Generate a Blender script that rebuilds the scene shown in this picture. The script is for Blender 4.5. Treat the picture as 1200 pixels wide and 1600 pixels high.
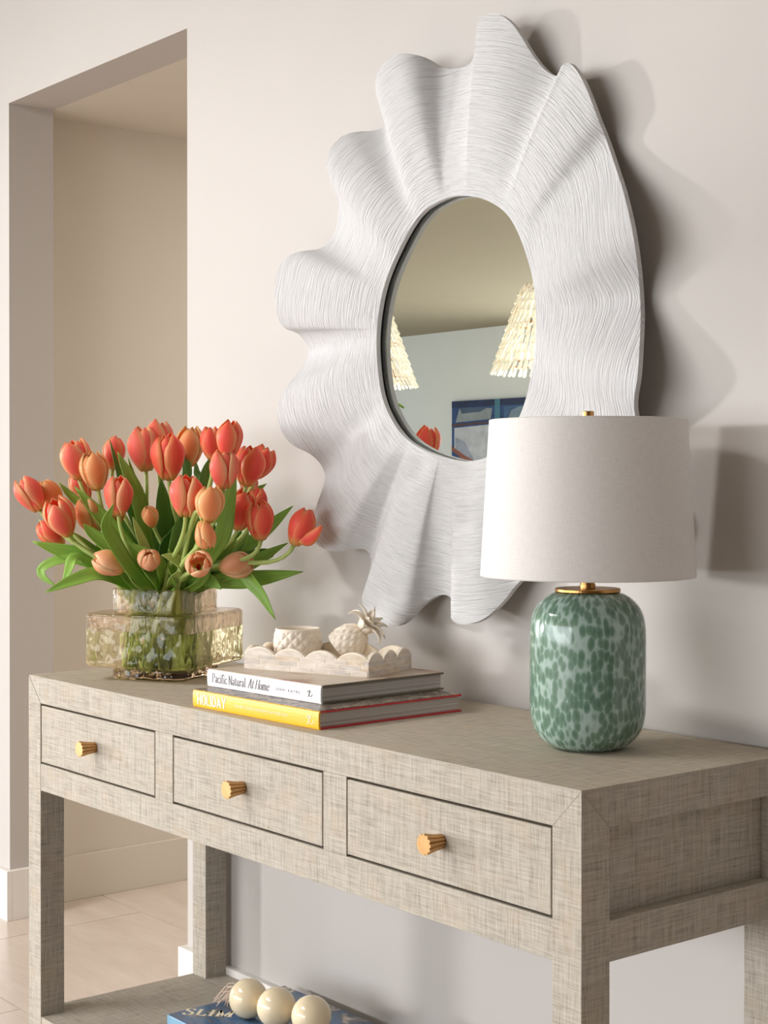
import bpy, bmesh, math, random
from math import sin, cos, pi, radians, sqrt
from mathutils import Vector, Matrix, Quaternion

for _o in list(bpy.data.objects):
    bpy.data.objects.remove(_o)
scene = bpy.context.scene
COL = scene.collection
random.seed(7)

# ------------------------------------------------------------------ camera
F_PX, YAW, PITCH, PPY = 2481.73, radians(51.2622), radians(0.3152), 765.264
CAM = Vector((2.5843, -1.9509, 1.2209))
cd = bpy.data.cameras.new('camera')
cam = bpy.data.objects.new('camera', cd)
COL.objects.link(cam)
cam.location = CAM
cam.rotation_euler = (pi / 2 - PITCH, 0, YAW)
cd.sensor_fit = 'VERTICAL'
cd.sensor_height = 36.0
cd.sensor_width = 27.0
cd.lens = F_PX / 1600 * 36
cd.shift_x = 0
cd.shift_y = -(800 - PPY) / 1600
cd.clip_start = 0.05
cd.clip_end = 60
scene.camera = cam

FWD = Vector((-sin(YAW), cos(YAW), 0))
RGT = Vector((cos(YAW), sin(YAW), 0))
UPV = Vector((0, 0, 1))
FW2 = FWD * cos(PITCH) - UPV * sin(PITCH)
UP2 = UPV * cos(PITCH) + FWD * sin(PITCH)


def ray(px, py):
    return FW2 + RGT * ((px - 600) / F_PX) + UP2 * ((PPY - py) / F_PX)


def at(px, py, depth):
    return CAM + ray(px, py) * depth


def at_y(px, py, y):
    d = ray(px, py)
    return CAM + d * ((y - CAM.y) / d.y)


# ------------------------------------------------------------------ view, world, lights
vs = scene.view_settings
vs.view_transform = 'Standard'
vs.look = 'None'
vs.gamma = 1
vs.use_curve_mapping = False
vs.exposure = -0.05
scene.display_settings.display_device = 'sRGB'
cy = scene.cycles
cy.max_bounces = 14
cy.diffuse_bounces = 5
cy.glossy_bounces = 5
cy.transmission_bounces = 14
cy.transparent_max_bounces = 16
cy.caustics_reflective = True
cy.caustics_refractive = True
cy.blur_glossy = 0.5
cy.sample_clamp_indirect = 6.0
cy.use_denoising = True

world = bpy.data.worlds.new('world')
scene.world = world
world.use_nodes = True
world.node_tree.nodes['Background'].inputs[0].default_value = (0.85, 0.92, 1.0, 1)
world.node_tree.nodes['Background'].inputs[1].default_value = 0.6


def area(name, loc, direction, sx, sy, power, color):
    l = bpy.data.lights.new(name, 'AREA')
    l.shape = 'RECTANGLE'
    l.size, l.size_y = sx, sy
    l.energy = power
    l.color = color
    o = bpy.data.objects.new(name, l)
    COL.objects.link(o)
    o.location = loc
    o.rotation_euler = Vector(direction).to_track_quat('-Z', 'Z').to_euler()
    return o


def point(name, loc, radius, power, color):
    l = bpy.data.lights.new(name, 'POINT')
    l.shadow_soft_size = radius
    l.energy = power
    l.color = color
    o = bpy.data.objects.new(name, l)
    COL.objects.link(o)
    o.location = loc
    return o


# added fill panels, standing in for daylight through unseen front and left windows
area('added_front_fill', (-2.45, -8.95, 1.45), (0.0, 1, -0.02), 10.6, 2.2, 560, (0.93, 0.965, 1.0))
area('added_left_fill', (-11.45, -3.4, 1.4), (1, -0.12, -0.02), 4.6, 2.2, 210, (0.98, 0.99, 1.0))
# soft fill added overhead to brighten the tabletop, with no fixture
area('added_overhead_fill', (-0.7, -2.3, 2.72), (0.12, 0.25, -1), 1.8, 0.9, 95, (1.0, 0.985, 0.97))
# low hazy sun through the added left window throws the clear shadows on the wall
sl = bpy.data.lights.new('low_sun', 'SUN')
sl.energy = 1.55
sl.angle = 0.055
sl.color = (1.0, 0.98, 0.96)
sun = bpy.data.objects.new('low_sun', sl)
COL.objects.link(sun)
sun.location = (-14, -9.5, 3)
sun.rotation_euler = Vector((1.64, 1.0, -0.085)).to_track_quat('-Z', 'Z').to_euler()
# hallway beyond the opening: a warm fill light, added without a fixture
area('added_hallway_fill', (-0.5, 2.0, 2.2), (-0.1, 0, -1), 0.8, 2.2, 30, (1.0, 0.93, 0.84))
# lamps inside the two pendants
point('pendant_lamp_near', (-2.34, -3.0, 1.70), 0.09, 8, (1.0, 0.965, 0.925))
point('pendant_lamp_far', (-3.68, -3.0, 1.70), 0.09, 7, (1.0, 0.965, 0.925))


# ------------------------------------------------------------------ material helpers
def s2l(c):
    return tuple(((x / 255) / 12.92 if x / 255 <= 0.04045 else ((x / 255 + 0.055) / 1.055) ** 2.4) for x in c) + (1,)


class NT:
    def __init__(self, name):
        self.m = bpy.data.materials.new(name)
        self.m.use_nodes = True
        self.t = self.m.node_tree
        self.b = self.t.nodes['Principled BSDF']
        self.out = self.t.nodes['Material Output']

    def n(self, kind, **kw):
        x = self.t.nodes.new(kind)
        for k, v in kw.items():
            setattr(x, k, v)
        return x

    def l(self, a, b):
        self.t.links.new(a, b)

    def mapped(self, src, scale, rot=(0, 0, 0), loc=(0, 0, 0)):
        tc = self.n('ShaderNodeTexCoord')
        mp = self.n('ShaderNodeMapping')
        mp.inputs['Scale'].default_value = scale
        mp.inputs['Rotation'].default_value = rot
        mp.inputs['Location'].default_value = loc
        self.l(tc.outputs[src], mp.inputs[0])
        return mp.outputs[0]

    def noise(self, vec, scale=1.0, detail=2.0, rough=0.5, dist=0.0):
        x = self.n('ShaderNodeTexNoise')
        x.inputs['Scale'].default_value = scale
        x.inputs['Detail'].default_value = detail
        x.inputs['Roughness'].default_value = rough
        x.inputs['Distortion'].default_value = dist
        self.l(vec, x.inputs['Vector'])
        return x.outputs['Fac']

    def ramp(self, fac, stops):
        x = self.n('ShaderNodeValToRGB')
        e = x.color_ramp.elements
        while len(e) < len(stops):
            e.new(0.5)
        for i, (p, c) in enumerate(stops):
            e[i].position = p
            e[i].color = c
        self.l(fac, x.inputs[0])
        return x.outputs[0]

    def math(self, op, a, b=None, c=None):
        x = self.n('ShaderNodeMath', operation=op)
        for i, v in enumerate((a, b, c)):
            if v is None:
                continue
            if isinstance(v, (int, float)):
                x.inputs[i].default_value = v
            else:
                self.l(v, x.inputs[i])
        return x.outputs[0]

    def mix(self, fac, a, b, blend='MIX'):
        x = self.n('ShaderNodeMix', data_type='RGBA', blend_type=blend)
        for i, v in ((0, fac), (6, a), (7, b)):
            if isinstance(v, (int, float)):
                x.inputs[i].default_value = v
            elif isinstance(v, tuple):
                x.inputs[i].default_value = v
            else:
                self.l(v, x.inputs[i])
        return x.outputs[2]

    def bump(self, h, strength, dist):
        x = self.n('ShaderNodeBump')
        x.inputs['Strength'].default_value = strength
        x.inputs['Distance'].default_value = dist
        self.l(h, x.inputs['Height'])
        self.l(x.outputs[0], self.b.inputs['Normal'])

    def set(self, **kw):
        for k, v in kw.items():
            k = k.replace('_', ' ')
            if isinstance(v, (int, float, tuple)):
                self.b.inputs[k].default_value = v
            else:
                self.l(v, self.b.inputs[k])


def plain(name, rgb, rough=0.5, metal=0.0, var=0.04, scale=30, bump=0.0, spec=0.5, **kw):
    k = NT(name)
    c = s2l(rgb)
    v = k.mapped('Object', (1, 1, 1))
    f = k.noise(v, scale, 3)
    lo = tuple(max(0, x * (1 - var)) for x in c[:3]) + (1,)
    hi = tuple(min(1, x * (1 + var)) for x in c[:3]) + (1,)
    k.set(Base_Color=k.ramp(f, [(0.3, lo), (0.7, hi)]), Roughness=rough, Metallic=metal)
    k.b.inputs['Specular IOR Level'].default_value = spec
    if bump:
        k.bump(f, 0.5, bump)
    for a, b in kw.items():
        k.b.inputs[a.replace('_', ' ')].default_value = b
    return k.m


def mat_weave(name, base, light, dark, warm, fu=330, fv=330):
    """grasscloth: irregular crossing threads, UV in metres"""
    k = NT(name)
    h1 = k.noise(k.mapped('UV', (22, fv, 1)), 1, 2, 0.6)
    h2 = k.noise(k.mapped('UV', (fu, 22, 1), loc=(7, 3, 0)), 1, 2, 0.6)
    h3 = k.noise(k.mapped('UV', (6, 150, 1), loc=(1, 9, 0)), 1, 2, 0.5)
    h4 = k.noise(k.mapped('UV', (150, 6, 1), loc=(4, 2, 0)), 1, 2, 0.5)
    blot = k.noise(k.mapped('UV', (14, 14, 1), loc=(2, 2, 0)), 1, 3, 0.6)
    th = k.math('ADD', k.math('MULTIPLY', h1, 0.5), k.math('MULTIPLY', h2, 0.5))
    co = k.math('ADD', k.math('MULTIPLY', h3, 0.5), k.math('MULTIPLY', h4, 0.5))
    f = k.math('ADD', k.math('MULTIPLY', th, 0.68), k.math('MULTIPLY', co, 0.32))
    c = k.ramp(f, [(0.36, s2l(dark)), (0.49, s2l(base)), (0.62, s2l(light))])
    wf = k.ramp(blot, [(0.50, (0, 0, 0, 1)), (0.72, (0.32, 0.32, 0.32, 1))])
    c = k.mix(wf, c, s2l(warm))
    k.set(Base_Color=c, Roughness=0.78)
    k.b.inputs['Specular IOR Level'].default_value = 0.25
    k.bump(th, 0.55, 0.0012)
    return k.m


M = {}
M['wall'] = plain('wall_paint', (200, 195, 191), 0.85, var=0.012, scale=3, spec=0.15)
M['low_bounce'] = plain('bounce_cut_paint', (76, 64, 52), 0.85, var=0.012, scale=3, spec=0.15)  # unseen right wall, darkened to cut bounce onto right-facing surfaces
M['hall'] = plain('hall_paint', (222, 215, 204), 0.85, var=0.012, scale=3, spec=0.15)
M['ceil'] = plain('ceiling_paint', (166, 156, 134), 0.9, var=0.01, scale=3, spec=0.1)
M['front'] = plain('pale_green_wall_paint', (244, 250, 248), 0.9, var=0.01, scale=3, spec=0.1)
M['trim'] = plain('trim_paint', (240, 236, 231), 0.45, var=0.01, scale=3, spec=0.35)
M['grout'] = plain('grout', (188, 176, 164), 0.9)
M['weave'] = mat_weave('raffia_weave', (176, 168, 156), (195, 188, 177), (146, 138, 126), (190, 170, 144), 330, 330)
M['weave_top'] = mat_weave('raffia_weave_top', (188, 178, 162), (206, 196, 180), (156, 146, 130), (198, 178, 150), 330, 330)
M['mitre'] = plain('mitre_seam', (146, 138, 124), 0.8)
M['carcass'] = plain('carcass_gap_shade', (20, 14, 10), 0.8)  # near-black, so the shade in the drawer gaps sits in the colour


def mat_floor():
    k = NT('pale_stone_tile')
    a = k.noise(k.mapped('Object', (1.2, 5, 1)), 2.2, 4, 0.55, 0.6)
    b = k.noise(k.mapped('Object', (6, 30, 1)), 2, 3, 0.6)
    f = k.math('ADD', k.math('MULTIPLY', a, 0.7), k.math('MULTIPLY', b, 0.3))
    k.set(Base_Color=k.ramp(f, [(0.3, s2l((205, 190, 178))), (0.7, s2l((222, 209, 199)))]), Roughness=0.22)
    k.b.inputs['Specular IOR Level'].default_value = 0.45
    return k.m


M['floor'] = mat_floor()


def mat_frame():
    k = NT('carved_white_resin')
    g = k.noise(k.mapped('UV', (13, 300, 1)), 1, 2, 0.5, 0.45)
    g2 = k.noise(k.mapped('UV', (60, 520, 1), loc=(3, 3, 0)), 1, 2, 0.5, 0.3)
    h = k.math('ADD', k.math('MULTIPLY', g, 0.8), k.math('MULTIPLY', g2, 0.2))
    k.set(Base_Color=k.ramp(h, [(0.3, s2l((195, 195, 197))), (0.5, s2l((205, 204, 205))), (0.7, s2l((209, 208, 208)))]), Roughness=0.7)
    k.b.inputs['Specular IOR Level'].default_value = 0.25
    k.bump(h, 0.7, 0.0075)
    return k.m


M['frame'] = mat_frame()
M['mirror'] = NT('mirror_glass').m
_b = M['mirror'].node_tree.nodes['Principled BSDF']
_b.inputs['Base Color'].default_value = (0.90, 0.93, 0.90, 1)
_b.inputs['Metallic'].default_value = 1
_b.inputs['Roughness'].default_value = 0.0
M['black'] = plain('dark_backing', (44, 42, 38), 0.6)
M['gold'] = plain('brushed_brass', (196, 156, 108), 0.42, 1.0, 0.08, 60)
M['gold_dark'] = plain('antique_brass', (186, 140, 84), 0.30, 1.0, 0.1, 60)


def mat_linen():
    k = NT('white_linen')
    a = k.noise(k.mapped('UV', (60, 900, 1)), 1, 2)
    b = k.noise(k.mapped('UV', (900, 60, 1)), 1, 2)
    f = k.math('ADD', k.math('MULTIPLY', a, 0.5), k.math('MULTIPLY', b, 0.5))
    k.set(Base_Color=k.ramp(f, [(0.35, s2l((221, 216, 213))), (0.65, s2l((231, 227, 224)))]), Roughness=0.9)
    k.b.inputs['Specular IOR Level'].default_value = 0.15
    k.bump(f, 0.3, 0.0006)
    return k.m


M['linen'] = mat_linen()


def mat_confetti():
    """green glass with opaque pale web between stretched drop-shaped cells, UV in metres"""
    k = NT('speckled_green_glass')
    wob = k.noise(k.mapped('UV', (40, 25, 1)), 1, 2)
    mp = k.mapped('UV', (122, 64, 1))
    add = k.n('ShaderNodeVectorMath', operation='ADD')
    cx = k.n('ShaderNodeCombineXYZ')
    k.l(k.math('MULTIPLY', wob, 0.9), cx.inputs[0])
    k.l(k.math('MULTIPLY', wob, -0.7), cx.inputs[1])
    k.l(mp, add.inputs[0])
    k.l(cx.outputs[0], add.inputs[1])
    vo = k.n('ShaderNodeTexVoronoi', feature='F1')
    vo.inputs['Scale'].default_value = 1
    vo.inputs['Randomness'].default_value = 0.8
    k.l(add.outputs[0], vo.inputs['Vector'])
    big = k.noise(k.mapped('UV', (14, 9, 1), loc=(5, 1, 0)), 1, 2)
    fine = k.noise(k.mapped('UV', (200, 70, 1)), 1, 3)
    d = k.math('ADD', vo.outputs['Distance'], k.math('MULTIPLY', k.math('SUBTRACT', big, 0.5), 0.22))
    d = k.math('ADD', d, k.math('MULTIPLY', k.math('SUBTRACT', fine, 0.5), 0.10))
    c = k.ramp(d, [(0.22, s2l((94, 122, 105))), (0.54, s2l((112, 142, 123))), (0.62, s2l((144, 168, 156))), (0.80, s2l((166, 187, 179)))])
    k.set(Base_Color=c, Roughness=0.13)
    k.b.inputs['Coat Weight'].default_value = 0.25
    k.b.inputs['Coat Roughness'].default_value = 0.05
    k.b.inputs['Subsurface Weight'].default_value = 0.0
    return k.m


M['confetti'] = mat_confetti()


def mat_glass(name, col, ior, clear, tint):
    k = NT(name)
    k.set(Base_Color=col, Roughness=0.0, IOR=ior)
    k.b.inputs['Transmission Weight'].default_value = 1
    tr = k.n('ShaderNodeBsdfTransparent')
    tr.inputs[0].default_value = tint
    mx = k.n('ShaderNodeMixShader')
    mx.inputs[0].default_value = clear
    k.l(k.b.outputs[0], mx.inputs[1])
    k.l(tr.outputs[0], mx.inputs[2])
    k.l(mx.outputs[0], k.out.inputs[0])
    return k.m


M['glass'] = mat_glass('amber_rose_glass', (0.96, 0.85, 0.73, 1), 1.42, 0.3, (0.95, 0.88, 0.78, 1))
M['glass_wet'] = mat_glass('amber_glass_with_water', (0.93, 0.83, 0.54, 1), 1.40, 0.25, (0.94, 0.87, 0.66, 1))
M['glass_base'] = mat_glass('thick_rose_glass_base', (0.90, 0.66, 0.50, 1), 1.46, 0.2, (0.92, 0.72, 0.58, 1))
M['water'] = mat_glass('water', (0.99, 1.0, 0.96, 1), 1.33, 0.3, (0.99, 1.0, 0.97, 1))


def mat_petal(name, base, mid, edge):
    k = NT(name)
    tc = k.n('ShaderNodeTexCoord')
    sp = k.n('ShaderNodeSeparateXYZ')
    k.l(tc.outputs['UV'], sp.inputs[0])
    u = k.math('ABSOLUTE', k.math('SUBTRACT', sp.outputs[0], 0.5))
    st = k.noise(k.mapped('UV', (26, 1.6, 1)), 1, 3, 0.6)
    f = k.math('ADD', k.math('MULTIPLY', u, 1.7), k.math('MULTIPLY', k.math('SUBTRACT', st, 0.5), 0.55))
    f = k.math('ADD', f, k.math('MULTIPLY', k.math('POWER', sp.outputs[1], 5), 0.3))
    c = k.ramp(f, [(0.08, s2l(base)), (0.45, s2l(mid)), (0.85, s2l(edge))])
    bf = k.ramp(sp.outputs[1], [(0.02, (1, 1, 1, 1)), (0.24, (0, 0, 0, 1))])
    c = k.mix(k.math('MULTIPLY', bf, 0.8), c, s2l((238, 208, 120)))
    k.set(Base_Color=c, Roughness=0.42)
    k.b.inputs['Specular IOR Level'].default_value = 0.35
    k.bump(st, 0.25, 0.001)
    tr = k.n('ShaderNodeBsdfTranslucent')
    k.l(c, tr.inputs[0])
    mx = k.n('ShaderNodeMixShader')
    mx.inputs[0].default_value = 0.42
    k.l(k.b.outputs[0], mx.inputs[1])
    k.l(tr.outputs[0], mx.inputs[2])
    k.l(mx.outputs[0], k.out.inputs[0])
    return k.m


M['coral'] = mat_petal('coral_petal', (255, 128, 116), (255, 150, 120), (255, 212, 160))
M['red'] = mat_petal('red_coral_petal', (252, 104, 90), (254, 126, 96), (255, 190, 132))
M['peach'] = mat_petal('peach_petal', (255, 172, 116), (255, 192, 130), (255, 222, 164))
M['pink'] = mat_petal('pale_peach_petal', (255, 196, 156), (255, 204, 160), (255, 226, 184))


def mat_leaf(name, a, b):
    k = NT(name)
    st = k.noise(k.mapped('UV', (30, 1.5, 1)), 1, 3, 0.6)
    c = k.ramp(st, [(0.3, s2l(a)), (0.7, s2l(b))])
    k.set(Base_Color=c, Roughness=0.4)
    k.b.inputs['Specular IOR Level'].default_value = 0.4
    k.bump(st, 0.25, 0.001)
    tr = k.n('ShaderNodeBsdfTranslucent')
    k.l(c, tr.inputs[0])
    mx = k.n('ShaderNodeMixShader')
    mx.inputs[0].default_value = 0.2
    k.l(k.b.outputs[0], mx.inputs[1])
    k.l(tr.outputs[0], mx.inputs[2])
    k.l(mx.outputs[0], k.out.inputs[0])
    return k.m


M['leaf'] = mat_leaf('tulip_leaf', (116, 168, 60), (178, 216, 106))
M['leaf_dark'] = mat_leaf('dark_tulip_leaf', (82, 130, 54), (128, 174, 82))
M['stem'] = mat_leaf('tulip_stem', (176, 200, 104), (206, 220, 142))
M['anther'] = plain('tulip_heart', (150, 40, 30), 0.6)

M['ceramic'] = plain('cream_ceramic', (236, 224, 208), 0.5, var=0.02, spec=0.4)
M['bone'] = plain('tray_bone_seam', (240, 228, 210), 0.55, var=0.05, scale=80)


def mat_nacre(name, a, b, c):
    k = NT(name)
    f = k.noise(k.mapped('Object', (30, 30, 90)), 1, 3, 0.6, 0.8)
    k.set(Base_Color=k.ramp(f, [(0.3, s2l(a)), (0.5, s2l(b)), (0.72, s2l(c))]), Roughness=0.28)
    k.b.inputs['Coat Weight'].default_value = 0.3
    return k.m


M['nacre1'] = mat_nacre('nacre_ivory', (196, 182, 166), (214, 201, 187), (230, 220, 208))
M['nacre2'] = mat_nacre('nacre_grey', (178, 166, 154), (202, 191, 180), (222, 215, 206))
M['nacre3'] = mat_nacre('nacre_tan', (188, 164, 138), (212, 194, 170), (228, 214, 196))
M['nacre4'] = mat_nacre('nacre_rose', (178, 146, 128), (204, 178, 160), (222, 204, 188))


def mat_pages():
    k = NT('page_block')
    f = k.noise(k.mapped('Object', (1.5, 1.5, 1400)), 1, 2)
    k.set(Base_Color=k.ramp(f, [(0.35, s2l((152, 144, 140))), (0.65, s2l((212, 206, 202)))]), Roughness=0.8)
    return k.m


M['pages'] = mat_pages()
M['yellow'] = plain('yellow_jacket', (250, 190, 38), 0.4, var=0.02)
M['redcloth'] = plain('red_cover', (200, 44, 52), 0.5)
M['white_print'] = plain('white_ink', (252, 240, 214), 0.5)
M['white_jacket'] = plain('white_jacket', (240, 237, 240), 0.35, var=0.015)
M['ink'] = plain('grey_ink', (92, 86, 86), 0.6)
M['board'] = plain('book_board_edge', (112, 104, 88), 0.7)
M['blue_jacket'] = plain('pale_blue_jacket', (134, 178, 206), 0.35)


def mat_cover_photo():
    k = NT('sandy_cover_print')
    f = k.noise(k.mapped('Object', (7, 10, 1)), 1, 3, 0.6, 0.8)
    c = k.ramp(f, [(0.35, s2l((206, 194, 178))), (0.55, s2l((196, 176, 156))), (0.68, s2l((160, 116, 92)))])
    k.set(Base_Color=c, Roughness=0.35)
    return k.m


def mat_crowd():
    k = NT('monochrome_cover_print')
    f = k.noise(k.mapped('Object', (60, 60, 1)), 1, 4, 0.75, 1.2)
    c = k.ramp(f, [(0.36, s2l((40, 36, 36))), (0.5, s2l((120, 108, 98))), (0.66, s2l((200, 184, 158)))])
    k.set(Base_Color=c, Roughness=0.35)
    return k.m


def mat_pool():
    k = NT('poolside_cover_print')
    f = k.noise(k.mapped('Object', (9, 14, 1), (0, 0, 0.5)), 1, 3, 0.6, 1.0)
    c = k.ramp(f, [(0.34, s2l((44, 74, 112))), (0.46, s2l((70, 112, 156))), (0.56, s2l((96, 104, 116))), (0.64, s2l((222, 206, 194))), (0.74, s2l((206, 150, 126)))])
    k.set(Base_Color=c, Roughness=0.15)
    return k.m


M['cover_sand'] = mat_cover_photo()
M['cover_crowd'] = mat_crowd()
M['cover_pool'] = mat_pool()
M['bead'] = plain('cream_lacquered_bead', (246, 227, 192), 0.12, var=0.015, scale=6, spec=0.6)
M['jute'] = plain('pinkish_jute', (206, 184, 166), 0.9, var=0.2, scale=200)
M['strand'] = None


# ------------------------------------------------------------------ mesh helpers
def new(name, verts, faces, mat, parent=None, smooth=False, uvs=None, kind=None):
    me = bpy.data.meshes.new(name)
    me.from_pydata([tuple(v) for v in verts], [], faces)
    mats = mat if isinstance(mat, (list, tuple)) else [mat]
    for m in mats:
        me.materials.append(m)
    if smooth:
        me.polygons.foreach_set('use_smooth', [True] * len(me.polygons))
    if uvs is not None:
        ul = me.uv_layers.new(name='UVMap')
        for lp in me.loops:
            ul.data[lp.index].uv = uvs[lp.vertex_index]
    me.update()
    return link(name, me, parent, kind)


def link(name, me, parent=None, kind=None):
    o = bpy.data.objects.new(name, me)
    COL.objects.link(o)
    if parent is not None:
        o.parent = parent
    if kind:
        o['kind'] = kind
    return o


def thing(name, loc, label, cat, rotz=0.0, group=None):
    o = bpy.data.objects.new(name, None)
    o.empty_display_size = 0.05
    COL.objects.link(o)
    o.location = loc
    o.rotation_euler = (0, 0, rotz)
    tag(o, label, cat, group)
    return o


def tag(o, label, cat, group=None):
    o['label'] = label
    o['category'] = cat
    if group:
        o['group'] = group


BOXF = [(0, 3, 2, 1), (4, 5, 6, 7), (0, 1, 5, 4), (1, 2, 6, 5), (2, 3, 7, 6), (3, 0, 4, 7)]


def boxv(x0, x1, y0, y1, z0, z1):
    return [(x0, y0, z0), (x1, y0, z0), (x1, y1, z0), (x0, y1, z0), (x0, y0, z1), (x1, y0, z1), (x1, y1, z1), (x0, y1, z1)]


def join(parts):
    V, F = [], []
    for v, f in parts:
        n = len(V)
        V += list(v)
        F += [tuple(i + n for i in q) for q in f]
    return V, F


def boxes(name, lst, mat, parent=None, kind=None, bevel=0.0, boxuv=False):
    V, F = join([(boxv(*b), BOXF) for b in lst])
    o = new(name, V, F, mat, parent, kind=kind)
    if bevel:
        do_bevel(o.data, bevel)
    if boxuv:
        box_uv(o.data)
    return o


def do_bevel(me, w, seg=2):
    bm = bmesh.new()
    bm.from_mesh(me)
    bmesh.ops.bevel(bm, geom=list(bm.edges), offset=w, segments=seg, affect='EDGES', profile=0.5)
    bm.to_mesh(me)
    bm.free()


def box_uv(me, off=(0, 0)):
    ul = me.uv_layers.get('UVMap') or me.uv_layers.new(name='UVMap')
    for p in me.polygons:
        n = p.normal
        ax = max(range(3), key=lambda i: abs(n[i]))
        for li in p.loop_indices:
            c = me.vertices[me.loops[li].vertex_index].co
            uv = ((c.y, c.z), (c.x, c.z), (c.x, c.y))[ax]
            ul.data[li].uv = (uv[0] + off[0] + ax * 3.3, uv[1] + off[1])


def tube(pts, radii, n=8, cap=True):
    """round tube along points; returns verts, faces"""
    pts = [Vector(p) for p in pts]
    if isinstance(radii, (int, float)):
        radii = [radii] * len(pts)
    V, F = [], []
    prev = None
    for i, p in enumerate(pts):
        t = (pts[min(i + 1, len(pts) - 1)] - pts[max(i - 1, 0)]).normalized()
        if prev is None:
            a = t.orthogonal().normalized()
        else:
            a = (prev - t * prev.dot(t)).normalized()
        prev = a
        b = t.cross(a)
        for j in range(n):
            an = 2 * pi * j / n
            V.append(p + (a * cos(an) + b * sin(an)) * radii[i])
    for i in range(len(pts) - 1):
        for j in range(n):
            k = (j + 1) % n
            F.append((i * n + j, i * n + k, (i + 1) * n + k, (i + 1) * n + j))
    if cap:
        F.append(tuple(range(n))[::-1])
        F.append(tuple((len(pts) - 1) * n + j for j in range(n)))
    return V, F


def lathe(profile, n=64, closed_ends=True):
    """profile [(r,z)...] bottom to top"""
    V, F = [], []
    for r, z in profile:
        for j in range(n):
            a = 2 * pi * j / n
            V.append((r * cos(a), r * sin(a), z))
    m = len(profile)
    for i in range(m - 1):
        for j in range(n):
            k = (j + 1) % n
            F.append((i * n + j, i * n + k, (i + 1) * n + k, (i + 1) * n + j))
    if closed_ends:
        F.append(tuple(range(n))[::-1])
        F.append(tuple((m - 1) * n + j for j in range(n)))
    return V, F


def lathe_uv(name, profile, mat, parent, n=96, R=0.08, closed=True):
    """lathed mesh with UV in metres (seam split)"""
    V, F, U = [], [], []
    s = 0
    for i, (r, z) in enumerate(profile):
        if i:
            s += sqrt((r - profile[i - 1][0]) ** 2 + (z - profile[i - 1][1]) ** 2)
        for j in range(n + 1):
            a = 2 * pi * j / n
            V.append((r * cos(a), r * sin(a), z))
            U.append((a * R, s))
    w = n + 1
    for i in range(len(profile) - 1):
        for j in range(n):
            F.append((i * w + j, i * w + j + 1, (i + 1) * w + j + 1, (i + 1) * w + j))
    return new(name, V, F, mat, parent, True, U)


def sphere(c, r, seg=32, rings=16):
    V, F = [], []
    c = Vector(c)
    for i in range(rings + 1):
        th = pi * i / rings
        for j in range(seg):
            a = 2 * pi * j / seg
            V.append(c + Vector((sin(th) * cos(a), sin(th) * sin(a), -cos(th))) * r)
    for i in range(rings):
        for j in range(seg):
            k = (j + 1) % seg
            F.append((i * seg + j, i * seg + k, (i + 1) * seg + k, (i + 1) * seg + j))
    return V, F


def thick_grid(P, nu, nv, t):
    """P[(i*nu+j)] grid -> closed thin sheet of thickness t; returns V,F,UV"""
    N = []
    for i in range(nv):
        for j in range(nu):
            du = P[i * nu + min(j + 1, nu - 1)] - P[i * nu + max(j - 1, 0)]
            dv = P[min(i + 1, nv - 1) * nu + j] - P[max(i - 1, 0) * nu + j]
            c = du.cross(dv)
            N.append(c.normalized() if c.length > 1e-12 else Vector((0, 0, 1)))
    n = nu * nv
    V = [P[i] + N[i] * (t / 2) for i in range(n)] + [P[i] - N[i] * (t / 2) for i in range(n)]
    U = [((i % nu) / (nu - 1), (i // nu) / (nv - 1)) for i in range(n)] * 2
    F = []
    for i in range(nv - 1):
        for j in range(nu - 1):
            a, b, c, d = i * nu + j, i * nu + j + 1, (i + 1) * nu + j + 1, (i + 1) * nu + j
            F.append((a, b, c, d))
            F.append((n + d, n + c, n + b, n + a))
    ring = [j for j in range(nu)] + [i * nu + nu - 1 for i in range(1, nv)] + [(nv - 1) * nu + j for j in range(nu - 2, -1, -1)] + [i * nu for i in range(nv - 2, 0, -1)]
    for q in range(len(ring)):
        a, b = ring[q], ring[(q + 1) % len(ring)]
        F.append((b, a, n + a, n + b))
    return V, F, U


def catmull(P, t, closed=False):
    n = len(P)
    if closed:
        f = (t % 1.0) * n
        i = int(f)
        u = f - i
        a, b, c, d = (P[(i + k) % n] for k in (-1, 0, 1, 2))
    else:
        f = min(max(t, 0), 1) * (n - 1)
        i = min(int(f), n - 2)
        u = f - i
        b, c = P[i], P[i + 1]
        a = P[i - 1] if i > 0 else b * 2 - c
        d = P[i + 2] if i + 2 < n else c * 2 - b
    return 0.5 * ((b * 2) + (c - a) * u + (a * 2 - b * 5 + c * 4 - d) * u * u + (b * 3 - a - c * 3 + d) * u ** 3)


# ------------------------------------------------------------------ lettering
def pen(strokes, w, thin=1.0):
    """ribbon letters in the xy plane from smooth polylines [(pts, smooth)]"""
    V, F = [], []
    for pts, smooth in strokes:
        p = [Vector((a, b, 0)) for a, b in pts]
        if smooth and len(p) > 2:
            k = 5 * (len(p) - 1)
            p = [catmull(p, i / k) for i in range(k + 1)]
        base = len(V)
        for i, q in enumerate(p):
            t = p[min(i + 1, len(p) - 1)] - p[max(i - 1, 0)]
            t.normalize()
            hw = w * 0.5 * (thin + (1 - thin) * abs(t.y) ** 1.5)
            nrm = Vector((-t.y, t.x, 0))
            if 0 < i < len(p) - 1 and not smooth:
                a = (p[i] - p[i - 1]).normalized()
                hw = w * 0.5 / max(0.5, abs(Vector((-a.y, a.x, 0)).dot(nrm)))
            V += [q + nrm * hw, q - nrm * hw]
        for i in range(len(p) - 1):
            a = base + 2 * i
            F.append((a, a + 1, a + 3, a + 2))
    return V, F


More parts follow.
